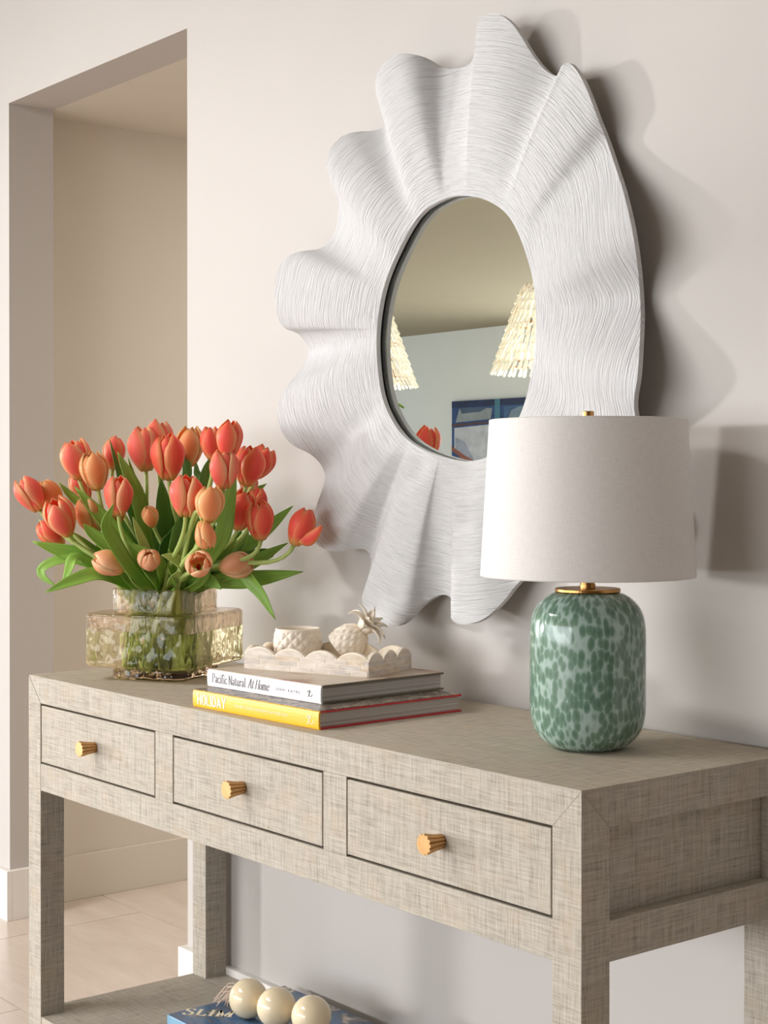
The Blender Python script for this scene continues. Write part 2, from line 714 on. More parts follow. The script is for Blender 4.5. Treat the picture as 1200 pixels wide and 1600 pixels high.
L_, C_ = False, True
SANS = {
    'H': (0.46, [([(0.06, 0), (0.06, 1)], L_), ([(0.40, 0), (0.40, 1)], L_), ([(0.06, 0.5), (0.40, 0.5)], L_)]),
    'O': (0.46, [([(0.23, 0.06), (0.07, 0.2), (0.06, 0.5), (0.07, 0.8), (0.23, 0.94), (0.39, 0.8), (0.40, 0.5), (0.39, 0.2), (0.23, 0.06), (0.07, 0.2)], C_)]),
    'L': (0.38, [([(0.06, 1), (0.06, 0.06), (0.36, 0.06)], L_)]),
    'I': (0.12, [([(0.06, 0), (0.06, 1)], L_)]),
    'D': (0.46, [([(0.06, 0.06), (0.06, 0.94)], L_), ([(0.06, 0.94), (0.26, 0.93), (0.38, 0.78), (0.40, 0.5), (0.38, 0.22), (0.26, 0.07), (0.06, 0.06)], C_)]),
    'A': (0.48, [([(0.04, 0), (0.24, 0.97)], L_), ([(0.44, 0), (0.24, 0.97)], L_), ([(0.11, 0.28), (0.37, 0.28)], L_)]),
    'Y': (0.46, [([(0.02, 1), (0.23, 0.45)], L_), ([(0.44, 1), (0.23, 0.45)], L_), ([(0.23, 0.5), (0.23, 0)], L_)]),
}


def sf(x, y, w=0.16):
    return ([(x - w / 2, y), (x + w / 2, y)], L_)


SERIF = {
    'P': (0.52, [([(0.12, 0), (0.12, 1)], L_), ([(0.12, 0.98), (0.36, 0.96), (0.46, 0.75), (0.36, 0.52), (0.12, 0.5)], C_), sf(0.12, 0.01, 0.24), sf(0.1, 0.99, 0.2)]),
    'N': (0.62, [([(0.12, 0), (0.12, 1)], C_), ([(0.10, 1), (0.30, 0.5), (0.52, 0)], C_), ([(0.52, 0), (0.52, 1)], C_), sf(0.12, 0.01), sf(0.1, 0.99), sf(0.52, 0.99)]),
    'A': (0.58, [([(0.06, 0), (0.30, 1)], C_), ([(0.28, 1), (0.40, 0.5), (0.52, 0)], C_), ([(0.14, 0.36), (0.44, 0.36)], L_), sf(0.06, 0.01), sf(0.51, 0.01, 0.2)]),
    'H': (0.64, [([(0.12, 0), (0.12, 1)], C_), ([(0.54, 0), (0.54, 1)], C_), ([(0.12, 0.5), (0.54, 0.5)], L_), sf(0.12, 0.01, 0.2), sf(0.12, 0.99, 0.2), sf(0.54, 0.01, 0.2), sf(0.54, 0.99, 0.2)]),
    'S': (0.5, [([(0.42, 0.78), (0.38, 0.94), (0.24, 1), (0.1, 0.92), (0.09, 0.74), (0.24, 0.56), (0.40, 0.4), (0.42, 0.2), (0.32, 0.03), (0.18, 0), (0.08, 0.08), (0.06, 0.26)], C_)]),
    'L': (0.48, [([(0.12, 0), (0.12, 1)], C_), ([(0.04, 0.01), (0.42, 0.01), (0.45, 0.22)], L_), sf(0.12, 0.99, 0.2)]),
    'I': (0.28, [([(0.14, 0), (0.14, 1)], C_), sf(0.14, 0.01, 0.22), sf(0.14, 0.99, 0.22)]),
    'M': (0.76, [([(0.12, 0), (0.12, 1)], C_), ([(0.10, 1), (0.24, 0.5), (0.38, 0.02)], C_), ([(0.38, 0.02), (0.50, 0.5), (0.64, 1)], C_), ([(0.64, 0), (0.64, 1)], C_), sf(0.12, 0.01, 0.2), sf(0.64, 0.01, 0.24)]),
    'a': (0.42, [([(0.08, 0.46), (0.18, 0.6), (0.30, 0.54), (0.31, 0.3), (0.31, 0.06), (0.38, 0.02)], C_), ([(0.31, 0.34), (0.16, 0.3), (0.07, 0.16), (0.14, 0.01), (0.25, 0.04), (0.31, 0.18)], C_)]),
    'c': (0.40, [([(0.34, 0.46), (0.27, 0.59), (0.15, 0.57), (0.07, 0.3), (0.14, 0.04), (0.27, 0.01), (0.36, 0.14)], C_)]),
    'i': (0.24, [([(0.12, 0), (0.12, 0.6)], C_), ([(0.12, 0.76), (0.12, 0.88)], L_), sf(0.12, 0.01, 0.2), sf(0.08, 0.59, 0.1)]),
    'f': (0.30, [([(0.12, 0), (0.12, 0.7), (0.18, 0.96), (0.30, 0.97), (0.32, 0.86)], C_), sf(0.13, 0.58, 0.24), sf(0.12, 0.01, 0.2)]),
    't': (0.30, [([(0.12, 0.84), (0.12, 0.2), (0.18, 0.02), (0.28, 0.1)], C_), sf(0.14, 0.58, 0.26)]),
    'u': (0.48, [([(0.1, 0.6), (0.1, 0.18), (0.18, 0.02), (0.30, 0.06), (0.36, 0.2)], C_), ([(0.36, 0.6), (0.36, 0.0)], C_), sf(0.06, 0.59, 0.1), sf(0.4, 0.01, 0.1)]),
    'r': (0.34, [([(0.1, 0), (0.1, 0.6)], C_), ([(0.1, 0.38), (0.18, 0.58), (0.30, 0.56), (0.31, 0.46)], C_), sf(0.1, 0.01, 0.2), sf(0.06, 0.59, 0.1)]),
    'l': (0.24, [([(0.12, 0), (0.12, 1)], C_), sf(0.12, 0.01, 0.2), sf(0.08, 0.99, 0.1)]),
    'o': (0.44, [([(0.22, 0.01), (0.08, 0.14), (0.07, 0.3), (0.08, 0.46), (0.22, 0.6), (0.36, 0.46), (0.37, 0.3), (0.36, 0.14), (0.22, 0.01), (0.08, 0.14)], C_)]),
    'm': (0.70, [([(0.1, 0), (0.1, 0.6)], C_), ([(0.1, 0.4), (0.2, 0.59), (0.33, 0.5), (0.34, 0.25), (0.34, 0)], C_), ([(0.34, 0.4), (0.44, 0.59), (0.57, 0.5), (0.58, 0.25), (0.58, 0)], C_), sf(0.1, 0.01), sf(0.34, 0.01), sf(0.58, 0.01)]),
    'e': (0.42, [([(0.08, 0.34), (0.35, 0.34), (0.32, 0.52), (0.2, 0.6), (0.08, 0.44), (0.08, 0.2), (0.18, 0.02), (0.30, 0.04), (0.36, 0.16)], C_)]),
    ' ': (0.22, []),
}
R_MARK = (0.8, [([(0.22, -0.05), (0.36, 0.4), (0.46, 0.95)], C_), ([(0.10, 0.62), (0.22, 0.92), (0.50, 0.98), (0.62, 0.76), (0.40, 0.5), (0.30, 0.44)], C_),
                ([(0.32, 0.46), (0.48, 0.20), (0.68, 0.02), (0.92, 0.22), (1.0, 0.5)], C_), ([(0.02, 0.0), (0.08, 0.03)], L_), ([(0.86, 1.0), (0.92, 1.03)], L_)])


def write(text, font, w, thin, track=0.04, slant=0.0):
    V, F, x = [], [], 0.0
    for ch in text:
        adv, st = font[ch]
        v, f = pen(st, w, thin)
        n = len(V)
        V += [Vector((p.x + x + slant * p.y, p.y, 0)) for p in v]
        F += [tuple(i + n for i in q) for q in f]
        x += adv + track
    return V, F, x


def place_text(name, V, F, width_units, length, height, origin, ex, ey, mat, parent):
    en = ex.cross(ey).normalized() * 0.0003
    pts = [origin + ex * (p.x * length / width_units) + ey * (p.y * height) + en for p in V]
    back = [p - en * 0.66 for p in pts]
    n = len(pts)
    return new(name, pts + back, F + [tuple(i + n for i in q[::-1]) for q in F], mat, parent)


def small_text(name, text, length, height, origin, ex, ey, mat, parent):
    c = bpy.data.curves.new(name, 'FONT')
    c.body = text
    c.size = 1
    c.resolution_u = 2
    t = bpy.data.objects.new(name, c)
    COL.objects.link(t)
    bpy.context.view_layer.update()
    me = bpy.data.meshes.new_from_object(t.evaluated_get(bpy.context.evaluated_depsgraph_get()))
    bpy.data.objects.remove(t)
    bpy.data.curves.remove(c)
    xs = [v.co.x for v in me.vertices]
    w = max(xs)
    en = ex.cross(ey).normalized() * 0.0003
    for v in me.vertices:
        v.co = origin + ex * (v.co.x * length / w) + ey * (v.co.y * height / 0.7) + en
    me.materials.clear()
    me.materials.append(mat)
    return link(name, me, parent)


# ================================================================== SETTING
OX0, OX1, OZ, WT, BH, BT = -1.5117, -0.5765, 2.2701, 0.135, 0.1388, 0.0166
CZ = 2.75
XL, XR, YF, YH = -11.2, 4.0, -8.8, 4.2
boxes('wall_back', [(XL, OX0, 0, WT, 0, CZ), (OX0, OX1, 0, WT, OZ, CZ), (OX1, XR, 0, WT, 0, CZ)], M['wall'], kind='structure')
boxes('wall_right', [(XR, XR + 0.1, YF, WT, 0, CZ)], M['low_bounce'], kind='structure')
boxes('wall_front', [(XL, -7.9, YF - 0.12, YF, 0, CZ), (-7.9, 3.0, YF - 0.12, YF, 2.6, CZ), (-7.9, 3.0, YF - 0.12, YF, 0, 0.3), (3.0, XR, YF - 0.12, YF, 0, CZ)], M['front'], kind='structure')
boxes('wall_left', [(XL - 0.1, XL, YF, -8.75, 0, CZ), (XL - 0.1, XL, -1.0, WT, 0, CZ), (XL - 0.1, XL, -8.75, -1.0, CZ - 0.02, CZ), (XL - 0.1, XL, -8.75, -1.0, 0, 0.06)], M['wall'], kind='structure')
boxes('added_window_1', [(-7.9, -7.84, YF - 0.1, YF - 0.03, 0.3, 2.6), (2.94, 3.0, YF - 0.1, YF - 0.03, 0.3, 2.6), (-7.9, 3.0, YF - 0.1, YF - 0.03, 0.3, 0.36), (-7.9, 3.0, YF - 0.1, YF - 0.03, 2.54, 2.6),
                   (-2.48, -2.42, YF - 0.1, YF - 0.03, 0.3, 2.6)], M['trim'], kind='structure')  # unseen window, added to let the front fill in
boxes('added_window_2', [(XL - 0.08, XL - 0.02, -8.75, -8.70, 0.06, CZ - 0.02), (XL - 0.08, XL - 0.02, -1.05, -1.0, 0.06, CZ - 0.02), (XL - 0.08, XL - 0.02, -8.75, -1.0, 0.06, 0.10), (XL - 0.08, XL - 0.02, -4.62, -4.57, 0.06, CZ - 0.02)], M['trim'], kind='structure')  # unseen window, added for the left fill and the low sun
boxes('ceiling', [(XL, XR, YF, 0, CZ, CZ + 0.1)], M['ceil'], kind='structure')
HX = -1.594
boxes('wall_hallway', [(HX - 0.1, HX, WT, YH, 0, OZ + 0.1), (HX, 1.3, YH, YH + 0.1, 0, OZ + 0.1), (1.2, 1.3, WT, YH, 0, OZ + 0.1)], M['hall'], kind='structure')
boxes('ceiling_hallway', [(HX - 0.1, 1.3, WT, YH, OZ, OZ + 0.1)], M['hall'], kind='structure')
boxes('baseboard_back', [(OX1 - BT, XR, -BT, 0, 0, BH), (OX1 - BT, OX1, 0, WT, 0, BH)], M['trim'], kind='structure', bevel=0.0015)
boxes('baseboard_left', [(XL, OX0 + BT, -BT, 0, 0, BH), (OX0, OX0 + BT, 0, WT, 0, BH)], M['trim'], kind='structure', bevel=0.0015)
boxes('baseboard_hallway', [(HX, HX + 0.012, WT, YH, 0, 0.13)], M['hall'], kind='structure', bevel=0.0015)
floor = boxes('floor', [(XL, XR, YF, 0.2, -0.08, -0.0015), (HX - 0.1, 1.3, 0.2, YH, -0.08, -0.0015)], M['grout'], kind='structure')
TW, TL = 0.638, 1.30
tile_me = None
for j in range(-3, 7):
    for i in range(-4, 4):
        y0 = -0.311 + j * TW
        x0 = -1.35 + i * TL + (0.55 if j % 2 else 0)
        x1, y1 = x0 + TL - 0.003, y0 + TW - 0.003
        if y1 > 0.4:                      # rows beyond the wall end at the hall's walls
            if x1 < HX + 0.02 or x0 > 1.18:
                continue
            if x0 < HX or x1 > 1.2:
                boxes('tile', [(max(x0, HX + 0.002), min(x1, 1.198), y0, y1, -0.012, 0)], M['floor'], floor)
                continue
        if tile_me is None:
            o = boxes('tile', [(0, TL - 0.003, 0, TW - 0.003, -0.012, 0)], M['floor'], floor)
            tile_me = o.data
        else:
            o = link('tile', tile_me, floor)
        o.location = (x0, y0, 0)

# ================================================================== CONSOLE TABLE
X0, X1, YFR, YB, ZT = -0.4419, 1.1421, -0.4663, -0.0170, 0.82
LW, AB, DT, DB, SH = 0.0524, 0.5875, 0.7655, 0.6423, 0.1231
D1R, D2L, D2R, D3L = 0.0672, 0.1282, 0.5813, 0.6409
table = thing('console_table', ((X0 + X1) / 2, (YFR + YB) / 2, 0), 'grey raffia wrapped console table with three drawers against the wall', 'console table')
TO = Vector(table.location)


def tb(name, lst, mat=None, bevel=0.0008, parent=None):
    l2 = [(a - TO.x, b - TO.x, c - TO.y, d - TO.y, e, f) for a, b, c, d, e, f in lst]
    return boxes(name, l2, mat or M['weave'], parent or table, bevel=bevel, boxuv=True)


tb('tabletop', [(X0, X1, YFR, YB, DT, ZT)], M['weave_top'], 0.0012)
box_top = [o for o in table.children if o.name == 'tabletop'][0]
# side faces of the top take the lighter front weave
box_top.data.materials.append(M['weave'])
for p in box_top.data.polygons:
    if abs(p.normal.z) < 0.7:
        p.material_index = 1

E_ = 0.0004


def leg(sx, sy):
    """square leg whose head runs up into the mitred corner of the top"""
    cx = X0 if sx < 0 else X1
    cy_ = YFR if sy < 0 else YB
    dx, dy = -sx * LW, -sy * LW
    ox, oy = cx + sx * E_, cy_ + sy * E_
    P = lambda u, v, z: (((ox if u == 0 else cx + dx) - TO.x), ((oy if v == 0 else cy_ + dy) - TO.y), z)
    V = [P(0, 0, 0), P(1, 0, 0), P(1, 1, 0), P(0, 1, 0), P(0, 0, ZT - 0.0012), P(1, 0, DT - 0.0004), P(1, 1, DT - 0.0004), P(0, 1, DT - 0.0004)]
    F = [(0, 3, 2, 1), (0, 1, 5, 4), (1, 2, 6, 5), (2, 3, 7, 6), (3, 0, 4, 7), (4, 5, 6), (4, 6, 7)]
    o = new('leg', V, F, M['weave'], table)
    bm = bmesh.new()
    bm.from_mesh(o.data)
    bmesh.ops.recalc_face_normals(bm, faces=bm.faces)
    bm.to_mesh(o.data)
    bm.free()
    box_uv(o.data, (1.7 * (sx + 2), 0.9 * (sy + 2)))
    # seam where the mitre meets the top
    return o


for sx in (-1, 1):
    for sy in (-1, 1):
        leg(sx, sy)


def seam(a, b, out):
    a, b, out = Vector(a) - TO, Vector(b) - TO, Vector(out)
    t = (b - a).normalized()
    n = out.cross(t).normalized() * 0.0004
    o1 = out * 0.0006
    V = [a - n, a + n, b + n, b - n]
    V = V + [v + o1 for v in V]
    new('mitre_seam', V, [(0, 1, 2, 3)[::-1], (4, 5, 6, 7), (0, 1, 5, 4), (1, 2, 6, 5), (2, 3, 7, 6), (3, 0, 4, 7)], M['mitre'], table)


seam((X1 - 0.002, YFR, ZT - 0.003), (X1 - LW, YFR, DT), (0, -1, 0))
seam((X0 + 0.002, YFR, ZT - 0.003), (X0 + LW, YFR, DT), (0, -1, 0))
seam((X1, YFR + 0.002, ZT - 0.003), (X1, YFR + LW, DT), (1, 0, 0))
IN0, IN1 = X0 + LW, X1 - LW
tb('front_rail', [(IN0, IN1, YFR, YFR + 0.024, AB, DB)])
tb('back_rail', [(IN0, IN1, YB - 0.024, YB, AB, DT)])
tb('drawer_divider', [(D1R, D2L, YFR, YFR + 0.024, DB, DT)])
tb('drawer_divider', [(D2R, D3L, YFR, YFR + 0.024, DB, DT)])
for a, b, s in ((X1 - 0.024, X1, 1), (X0, X0 + 0.024, -1)):
    tb('side_rail', [(a, b, YFR + LW, YB - LW, AB, DB)])
    if s > 0:
        tb('side_panel', [(X1 - 0.034, X1 - 0.021, YFR + LW, YB - LW, DB, DT)])
    else:
        tb('side_panel', [(X0 + 0.014, X0 + 0.026, YFR + LW, YB - LW, DB, DT)])
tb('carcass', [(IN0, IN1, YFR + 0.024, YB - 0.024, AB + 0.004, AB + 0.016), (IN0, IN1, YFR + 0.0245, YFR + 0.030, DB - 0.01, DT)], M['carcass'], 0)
tb('lower_shelf', [(X0 + 0.001, X1 - 0.001, YFR + LW, YB - LW, SH - 0.05, SH), (IN0, IN1, YFR + 0.0005, YFR + LW, SH - 0.05, SH), (IN0, IN1, YB - LW, YB, SH - 0.05, SH)], M['weave'], 0)


def knob(parent, x, z):
    n, k = 12, 8
    V, F = [], []
    prof = [(0.0095, 0.0), (0.0105, -0.002), (0.0125, -0.018), (0.0155, -0.0335), (0.0155, -0.0355)]
    m = n * k
    for i, (r, y) in enumerate(prof):
        for j in range(m):
            a = 2 * pi * j / m
            fl = abs(cos(a * n / 2))
            rr = r * (0.80 + 0.20 * fl ** 0.6)
            V.append((x + rr * cos(a), y, z + rr * sin(a)))
    for i in range(len(prof) - 1):
        for j in range(m):
            q = (j + 1) % m
            F.append((i * m + j, (i + 1) * m + j, (i + 1) * m + q, i * m + q))
    F.append(tuple((len(prof) - 1) * m + j for j in range(m))[::-1])
    F.append(tuple(range(m)))
    o = new('knob', V, F, M['gold'], parent)
    bm = bmesh.new()
    bm.from_mesh(o.data)
    bmesh.ops.recalc_face_normals(bm, faces=bm.faces)
    bm.to_mesh(o.data)
    bm.free()
    return o


for a, b, g in ((IN0, D1R, 0.0012), (D2L, D2R, 0.002), (D3L, IN1, 0.0026)):
    d = boxes('drawer', [(a + 0.0016 - TO.x, b - 0.0046 - TO.x, YFR + 0.0010 - TO.y, YFR + 0.022 - TO.y, DB + 0.0036, DT - 0.0042)], M['weave'], table, bevel=0.0012)
    box_uv(d.data, (a * 3 + 5, 2.2))
    k = knob(d, 0, 0)
    k.location = ((a + b) / 2 - TO.x, YFR + 0.0016 - TO.y, (DB + DT) / 2 + 0.0015)

# ================================================================== MIRROR
mc = Vector((0.41, 0, 1.50))
mirror = thing('wall_mirror', (mc.x, 0, mc.z), 'round mirror in a wide white rippled shell-like frame on the wall', 'mirror')
# rim control points: (px, py, distance from wall) where seen; wall coordinates for the hidden right side
DC, DV = 0.088, 0.028
rim = []
for px, py, d in [(868, 119, 0.030), (851, 109, 0.034), (832, 86, 0.045), (815, 58, 0.054), (800, 37, 0.060), (783, 24, 0.063), (766, 21, 0.064), (750, 29, 0.063), (744, 52, 0.060), (741, 85, 0.048), (732, 102, 0.032), (706, 107, DV),
                  (688, 105, 0.034), (664, 91, 0.058), (642, 84, 0.078), (620, 85, 0.088), (600, 98, 0.088), (587, 122, 0.084), (588, 150, 0.066), (598, 178, 0.042), (602, 196, DV), (585, 204, 0.036),
                  (548, 207, 0.066), (524, 222, 0.082), (511, 247, DC), (513, 278, 0.076), (524, 302, 0.050), (529, 330, DV + 0.002), (521, 368, 0.030), (502, 388, 0.044),
                  (468, 393, 0.070), (443, 406, 0.084), (430, 438, DC), (430, 482, DC), (442, 511, 0.075), (463, 520, 0.052), (478, 536, 0.034), (481, 556, DV), (466, 582, 0.048), (446, 606, 0.076),
                  (434, 636, DC), (438, 670, 0.086), (456, 695, 0.072), (484, 709, 0.054), (503, 728, 0.036), (507, 752, 0.034),
                  (496, 785, 0.062), (486, 822, 0.086), (492, 848, DC), (518, 861, 0.084), (545, 859, 0.062), (570, 858, 0.040), (580, 876, DV),
                  (574, 905, 0.050), (565, 938, 0.082), (578, 962, DC), (608, 978, 0.090), (634, 972, 0.078), (660, 945, 0.050), (686, 930, 0.032), (702, 932, 0.030),
                  (709, 946, 0.052), (704, 966, 0.086), (722, 976, 0.090), (755, 968, 0.082), (788, 938, 0.060), (812, 908, 0.044)]:
    rim.append(at_y(px, py, -d))
# lower right, hidden behind the lamp
for ang, R, d in [(-57, 0.470, DV), (-52, 0.485, 0.050), (-46, 0.525, DC), (-40, 0.52, 0.080), (-34, 0.485, 0.045), (-29, 0.472, DV), (-24, 0.482, 0.040)]:
    a = radians(ang)
    rim.append(mc + Vector((R * cos(a), -d, R * sin(a))))
for px, py, d in [(990, 630, 0.070), (996, 590, 0.080), (999, 545, 0.068), (1001, 500, 0.044), (1000, 462, 0.030), (997, 425, 0.048), (992, 385, 0.074), (985, 345, 0.082), (974, 300, 0.068), (962, 262, 0.045),
                  (948, 220, 0.030), (932, 180, 0.050), (917, 140, 0.056), (901, 110, 0.058), (888, 98, 0.057), (878, 102, 0.058), (873, 113, 0.040)]:
    rim.append(at_y(px, py, -d))
DIN = 0.044
hole_px = [(800, 350), (765, 318), (720, 308), (686, 317), (655, 340), (626, 388), (601, 450), (590, 520), (593, 590), (606, 640), (635, 683), (680, 708), (733, 718), (778, 700), (812, 645), (830, 575), (836, 500), (828, 425)]
hole = [at_y(px, py, -DIN) for px, py in hole_px]


def polar(pts):
    a = []
    for p in pts:
        v = p - mc
        a.append((math.atan2(v.z, v.x), sqrt(v.x ** 2 + v.z ** 2), -p.y))
    return a


NT_, NR = 480, 40
dense_h = [catmull(hole, i / 900, True) for i in range(900)]
hp = sorted(polar(dense_h))


def interp(tab, th):
    n = len(tab)
    lo, hi = 0, n
    while lo < hi:
        m = (lo + hi) // 2
        if tab[m][0] < th:
            lo = m + 1
        else:
            hi = m
    a, b = tab[lo - 1], tab[lo % n]
    span = (b[0] - a[0]) % (2 * pi) or 1e-9
    f = ((th - a[0]) % (2 * pi)) / span
    return tuple(a[k] + (b[k] - a[k]) * f for k in (1, 2))


V, U = [], []
S = 0
prev = None
nrim = len(rim)
for i in range(NT_):
    p = sum((catmull(rim, ((i + q * 0.9) / NT_) % 1.0, True) * w_ for q, w_ in ((-2, 0.1), (-1, 0.2), (0, 0.4), (1, 0.2), (2, 0.1))), Vector())
    v = p - mc
    th = math.atan2(v.z, v.x)
    hr, hd = interp(hp, th)
    hr *= 1.012
    inner = mc + Vector((hr * cos(th), -DIN - 0.004 * sin(5 * th), hr * sin(th)))
    Ro = sqrt(v.x ** 2 + v.z ** 2)
    do = -p.y
    if prev is not None:
        S += (p - prev).length * 0.7
    prev = p
    for j in range(NR):
        t = j / (NR - 1)
        q = inner.lerp(Vector((p.x, 0, p.z)), t)
        e = t ** 0.95
        d = DIN + (do - DIN) * e + 0.008 * sin(pi * t) * (1 - 0.3 * t)
        V.append(Vector((q.x - mc.x, -d, q.z - mc.z)))
        U.append((th * 0.40, t * (Ro - hr)))
F = []
for i in range(NT_):
    k = (i + 1) % NT_
    for j in range(NR - 1):
        F.append((i * NR + j, k * NR + j, k * NR + j + 1, i * NR + j + 1))
# give it a thickness: a rear sheet and two edge walls
n0 = len(V)
TH = 0.010
V2 = []
for v in V:
    V2.append(Vector((v.x, min(v.y + TH, -0.006), v.z)))
F2 = [tuple(i + n0 for i in f[::-1]) for f in F]
FE = []
for i in range(NT_):
    k = (i + 1) % NT_
    FE.append((i * NR, n0 + i * NR, n0 + k * NR, k * NR))
    a, b = i * NR + NR - 1, k * NR + NR - 1
    FE.append((a, b, n0 + b, n0 + a))
me = bpy.data.meshes.new('frame')
me.from_pydata([tuple(v) for v in V + V2], [], F + F2 + FE)
me.materials.append(M['frame'])
me.polygons.foreach_set('use_smooth', [True] * len(me.polygons))
ul = me.uv_layers.new(name='UVMap')
UU = U + U
for p in me.polygons:
    us = [UU[me.loops[li].vertex_index][0] for li in p.loop_indices]
    wrap = max(us) - min(us) > 1.2
    for li in p.loop_indices:
        u, v = UU[me.loops[li].vertex_index]
        ul.data[li].uv = (u + (2 * pi * 0.40 if wrap and u < 0 else 0), v)
me.update()
frame = link('frame', me, mirror)
em = frame.modifiers.new('edge', 'EDGE_SPLIT')
em.split_angle = radians(50)


def disc_poly(name, scale, y0, y1, mat):
    pts = [catmull(hole, i / 96, True) for i in range(96)]
    c = sum(pts, Vector()) / 96
    P = [(c + (p - c) * scale) - mc for p in pts]
    V = [Vector((p.x, y0, p.z)) for p in P] + [Vector((p.x, y1, p.z)) for p in P]
    F = [tuple(range(96))[::-1], tuple(96 + i for i in range(96))]
    F += [(i, (i + 1) % 96, 96 + (i + 1) % 96, 96 + i) for i in range(96)]
    o = new(name, V, F, mat, mirror)
    bm = bmesh.new()
    bm.from_mesh(o.data)
    bmesh.ops.recalc_face_normals(bm, faces=bm.faces)
    bm.to_mesh(o.data)
    bm.free()
    return o


g = disc_poly('mirror_glass', 1.03, -0.0225, -0.0265, M['mirror'])
g['label'] = 'mirror glass'
disc_poly('backing', 1.22, -0.0005, -0.0222, M['black'])

# ================================================================== TABLE LAMP
LX, LY = 0.9138, -0.2182
lamp = thing('table_lamp', (LX, LY, ZT), 'table lamp with speckled green glass body and white drum shade', 'lamp')
H = 0.2345
prof = [(0.0, 0.0), (0.030, 0.0), (0.048, 0.0012), (0.058, 0.005), (0.0685, 0.0125), (0.077, 0.0225), (0.083, 0.0355), (0.0862, 0.052)]
prof += [(0.0870, 0.052 + (0.182 - 0.052) * i / 8) for i in range(1, 8)]
prof += [(0.0862, 0.182), (0.084, 0.196), (0.0795, 0.2085), (0.072, 0.219), (0.062, 0.2275), (0.052, 0.2325), (0.040, 0.2345), (0.0, 0.2345)]
# smooth resample
PV = [Vector((r, 0, z)) for r, z in prof]
prof = [(max(0, catmull(PV, i / 90).x), catmull(PV, i / 90).z) for i in range(91)]
lathe_uv('glass_body', prof, M['confetti'], lamp, 128, 0.085)['label'] = 'green glass body with pale speckles'
V, F = lathe([(0.0485, H), (0.0492, H + 0.001), (0.0492, H + 0.0045), (0.0480, H + 0.0055)], 64)
cap = new('brass_cap', V, F, M['gold_dark'], lamp)
V, F = lathe([(0.0118, H + 0.0055), (0.0118, H + 0.0115), (0.0105, H + 0.012), (0.0105, H + 0.013), (0.0116, H + 0.0135), (0.0116, H + 0.035)], 32)
new('neck', V, F, M['gold_dark'], lamp)
SZ0, SZ1, SR0, SR1 = 0.2580, 0.4930, 0.1612, 0.1482
# drum shade, hollow: outer, inner and rolled rims
pr = [(SR0 - 0.0016, SZ0), (SR0, SZ0 + 0.0006)]
pr += [(SR0 + (SR1 - SR0) * i / 6, SZ0 + 0.003 + (SZ1 - SZ0 - 0.006) * i / 6) for i in range(7)]
pr += [(SR1, SZ1 - 0.0006), (SR1 - 0.0016, SZ1), (SR1 - 0.0022, SZ1 - 0.003), (SR0 - 0.0022, SZ0 + 0.003), (SR0 - 0.0016, SZ0)]
lathe_uv('shade', pr, M['linen'], lamp, 128, 0.155)
# spider, harp rod, socket and finial
ps = []
for a in (0.3, 0.3 + 2 * pi / 3, 0.3 + 4 * pi / 3):
    ps.append(tube([(0, 0, SZ1 - 0.012), (0.075 * cos(a), 0.075 * sin(a), SZ1 - 0.012), ((SR1 - 0.0025) * cos(a), (SR1 - 0.0025) * sin(a), SZ1 - 0.004)], 0.0014, 6))
V, F = join(ps)
new('spider', V, F, M['gold_dark'], lamp)
V, F = tube([(0, 0, H + 0.03), (0, 0, SZ1 - 0.004)], 0.003, 10)
new('rod', V, F, M['gold_dark'], lamp)
V, F = lathe([(0.0145, H + 0.035), (0.017, H + 0.05), (0.017, H + 0.085), (0.012, H + 0.088)], 24)
new('socket', V, F, M['gold_dark'], lamp)
V, F = lathe([(0.0092, SZ1 - 0.006), (0.0092, SZ1 + 0.0120), (0.0086, SZ1 + 0.0128)], 28)
new('finial', V, F, M['gold_dark'], lamp)

# ================================================================== BOOKS


def frame_of(fr, theta, w):
    ex = Vector((cos(theta), sin(theta), 0))
    ey = Vector((-sin(theta), cos(theta), 0))
    return Vector(fr) - ex * w, ex, ey


def book(name, label, group, fr, theta, w, dp, th, spine_mat, cover_mat, edge_mat, spine_on_front=True):
    """book lying flat, spine towards the viewer; origin at spine left bottom"""
    o0, ex, ey = frame_of(fr, theta, w)
    b = thing(name, o0, label, 'book', theta, group)
    bd = 0.0032
    ins = 0.004
    boxes('page_block', [(ins, w - ins, 0.006, dp - ins, bd, th - bd)], M['pages'], b)
    boxes('cover', [(0, w, 0.003, dp, 0, bd), (0, w, 0.003, dp, th - bd, th)], edge_mat, b, bevel=0.0006)['label'] = 'hard cover boards'
    # rounded spine
    n = 8
    V, F = [], []
    for i in range(n + 1):
        a = -pi / 2 + pi * i / n
        y = 0.003 - 0.0035 * cos(a) ** 0.5 if abs(a) < pi / 2 - 1e-6 else 0.003
        z = th / 2 + (th / 2 + 0.0002) * sin(a)
        V += [(0, y, z), (w, y, z), (w, y + 0.0035, z * 0.96 + th * 0.02), (0, y + 0.0035, z * 0.96 + th * 0.02)]
    for i in range(n):
        a = i * 4
        F += [(a, a + 1, a + 5, a + 4), (a + 2, a + 3, a + 7, a + 6), (a + 1, a + 2, a + 6, a + 5), (a + 3, a, a + 4, a + 7)]
    F += [(0, 3, 2, 1), (n * 4, n * 4 + 1, n * 4 + 2, n * 4 + 3)]
    new('spine', V, F, spine_mat, b)
    boxes('front_cover_print', [(0.0004, w - 0.0006, 0.0022, dp - 0.0008, th + 0.0002, th + 0.0009)], cover_mat, b)
    return b, Vector((0, -0.0006, 0)), Vector((1, 0, 0)), Vector((0, 0, 1))


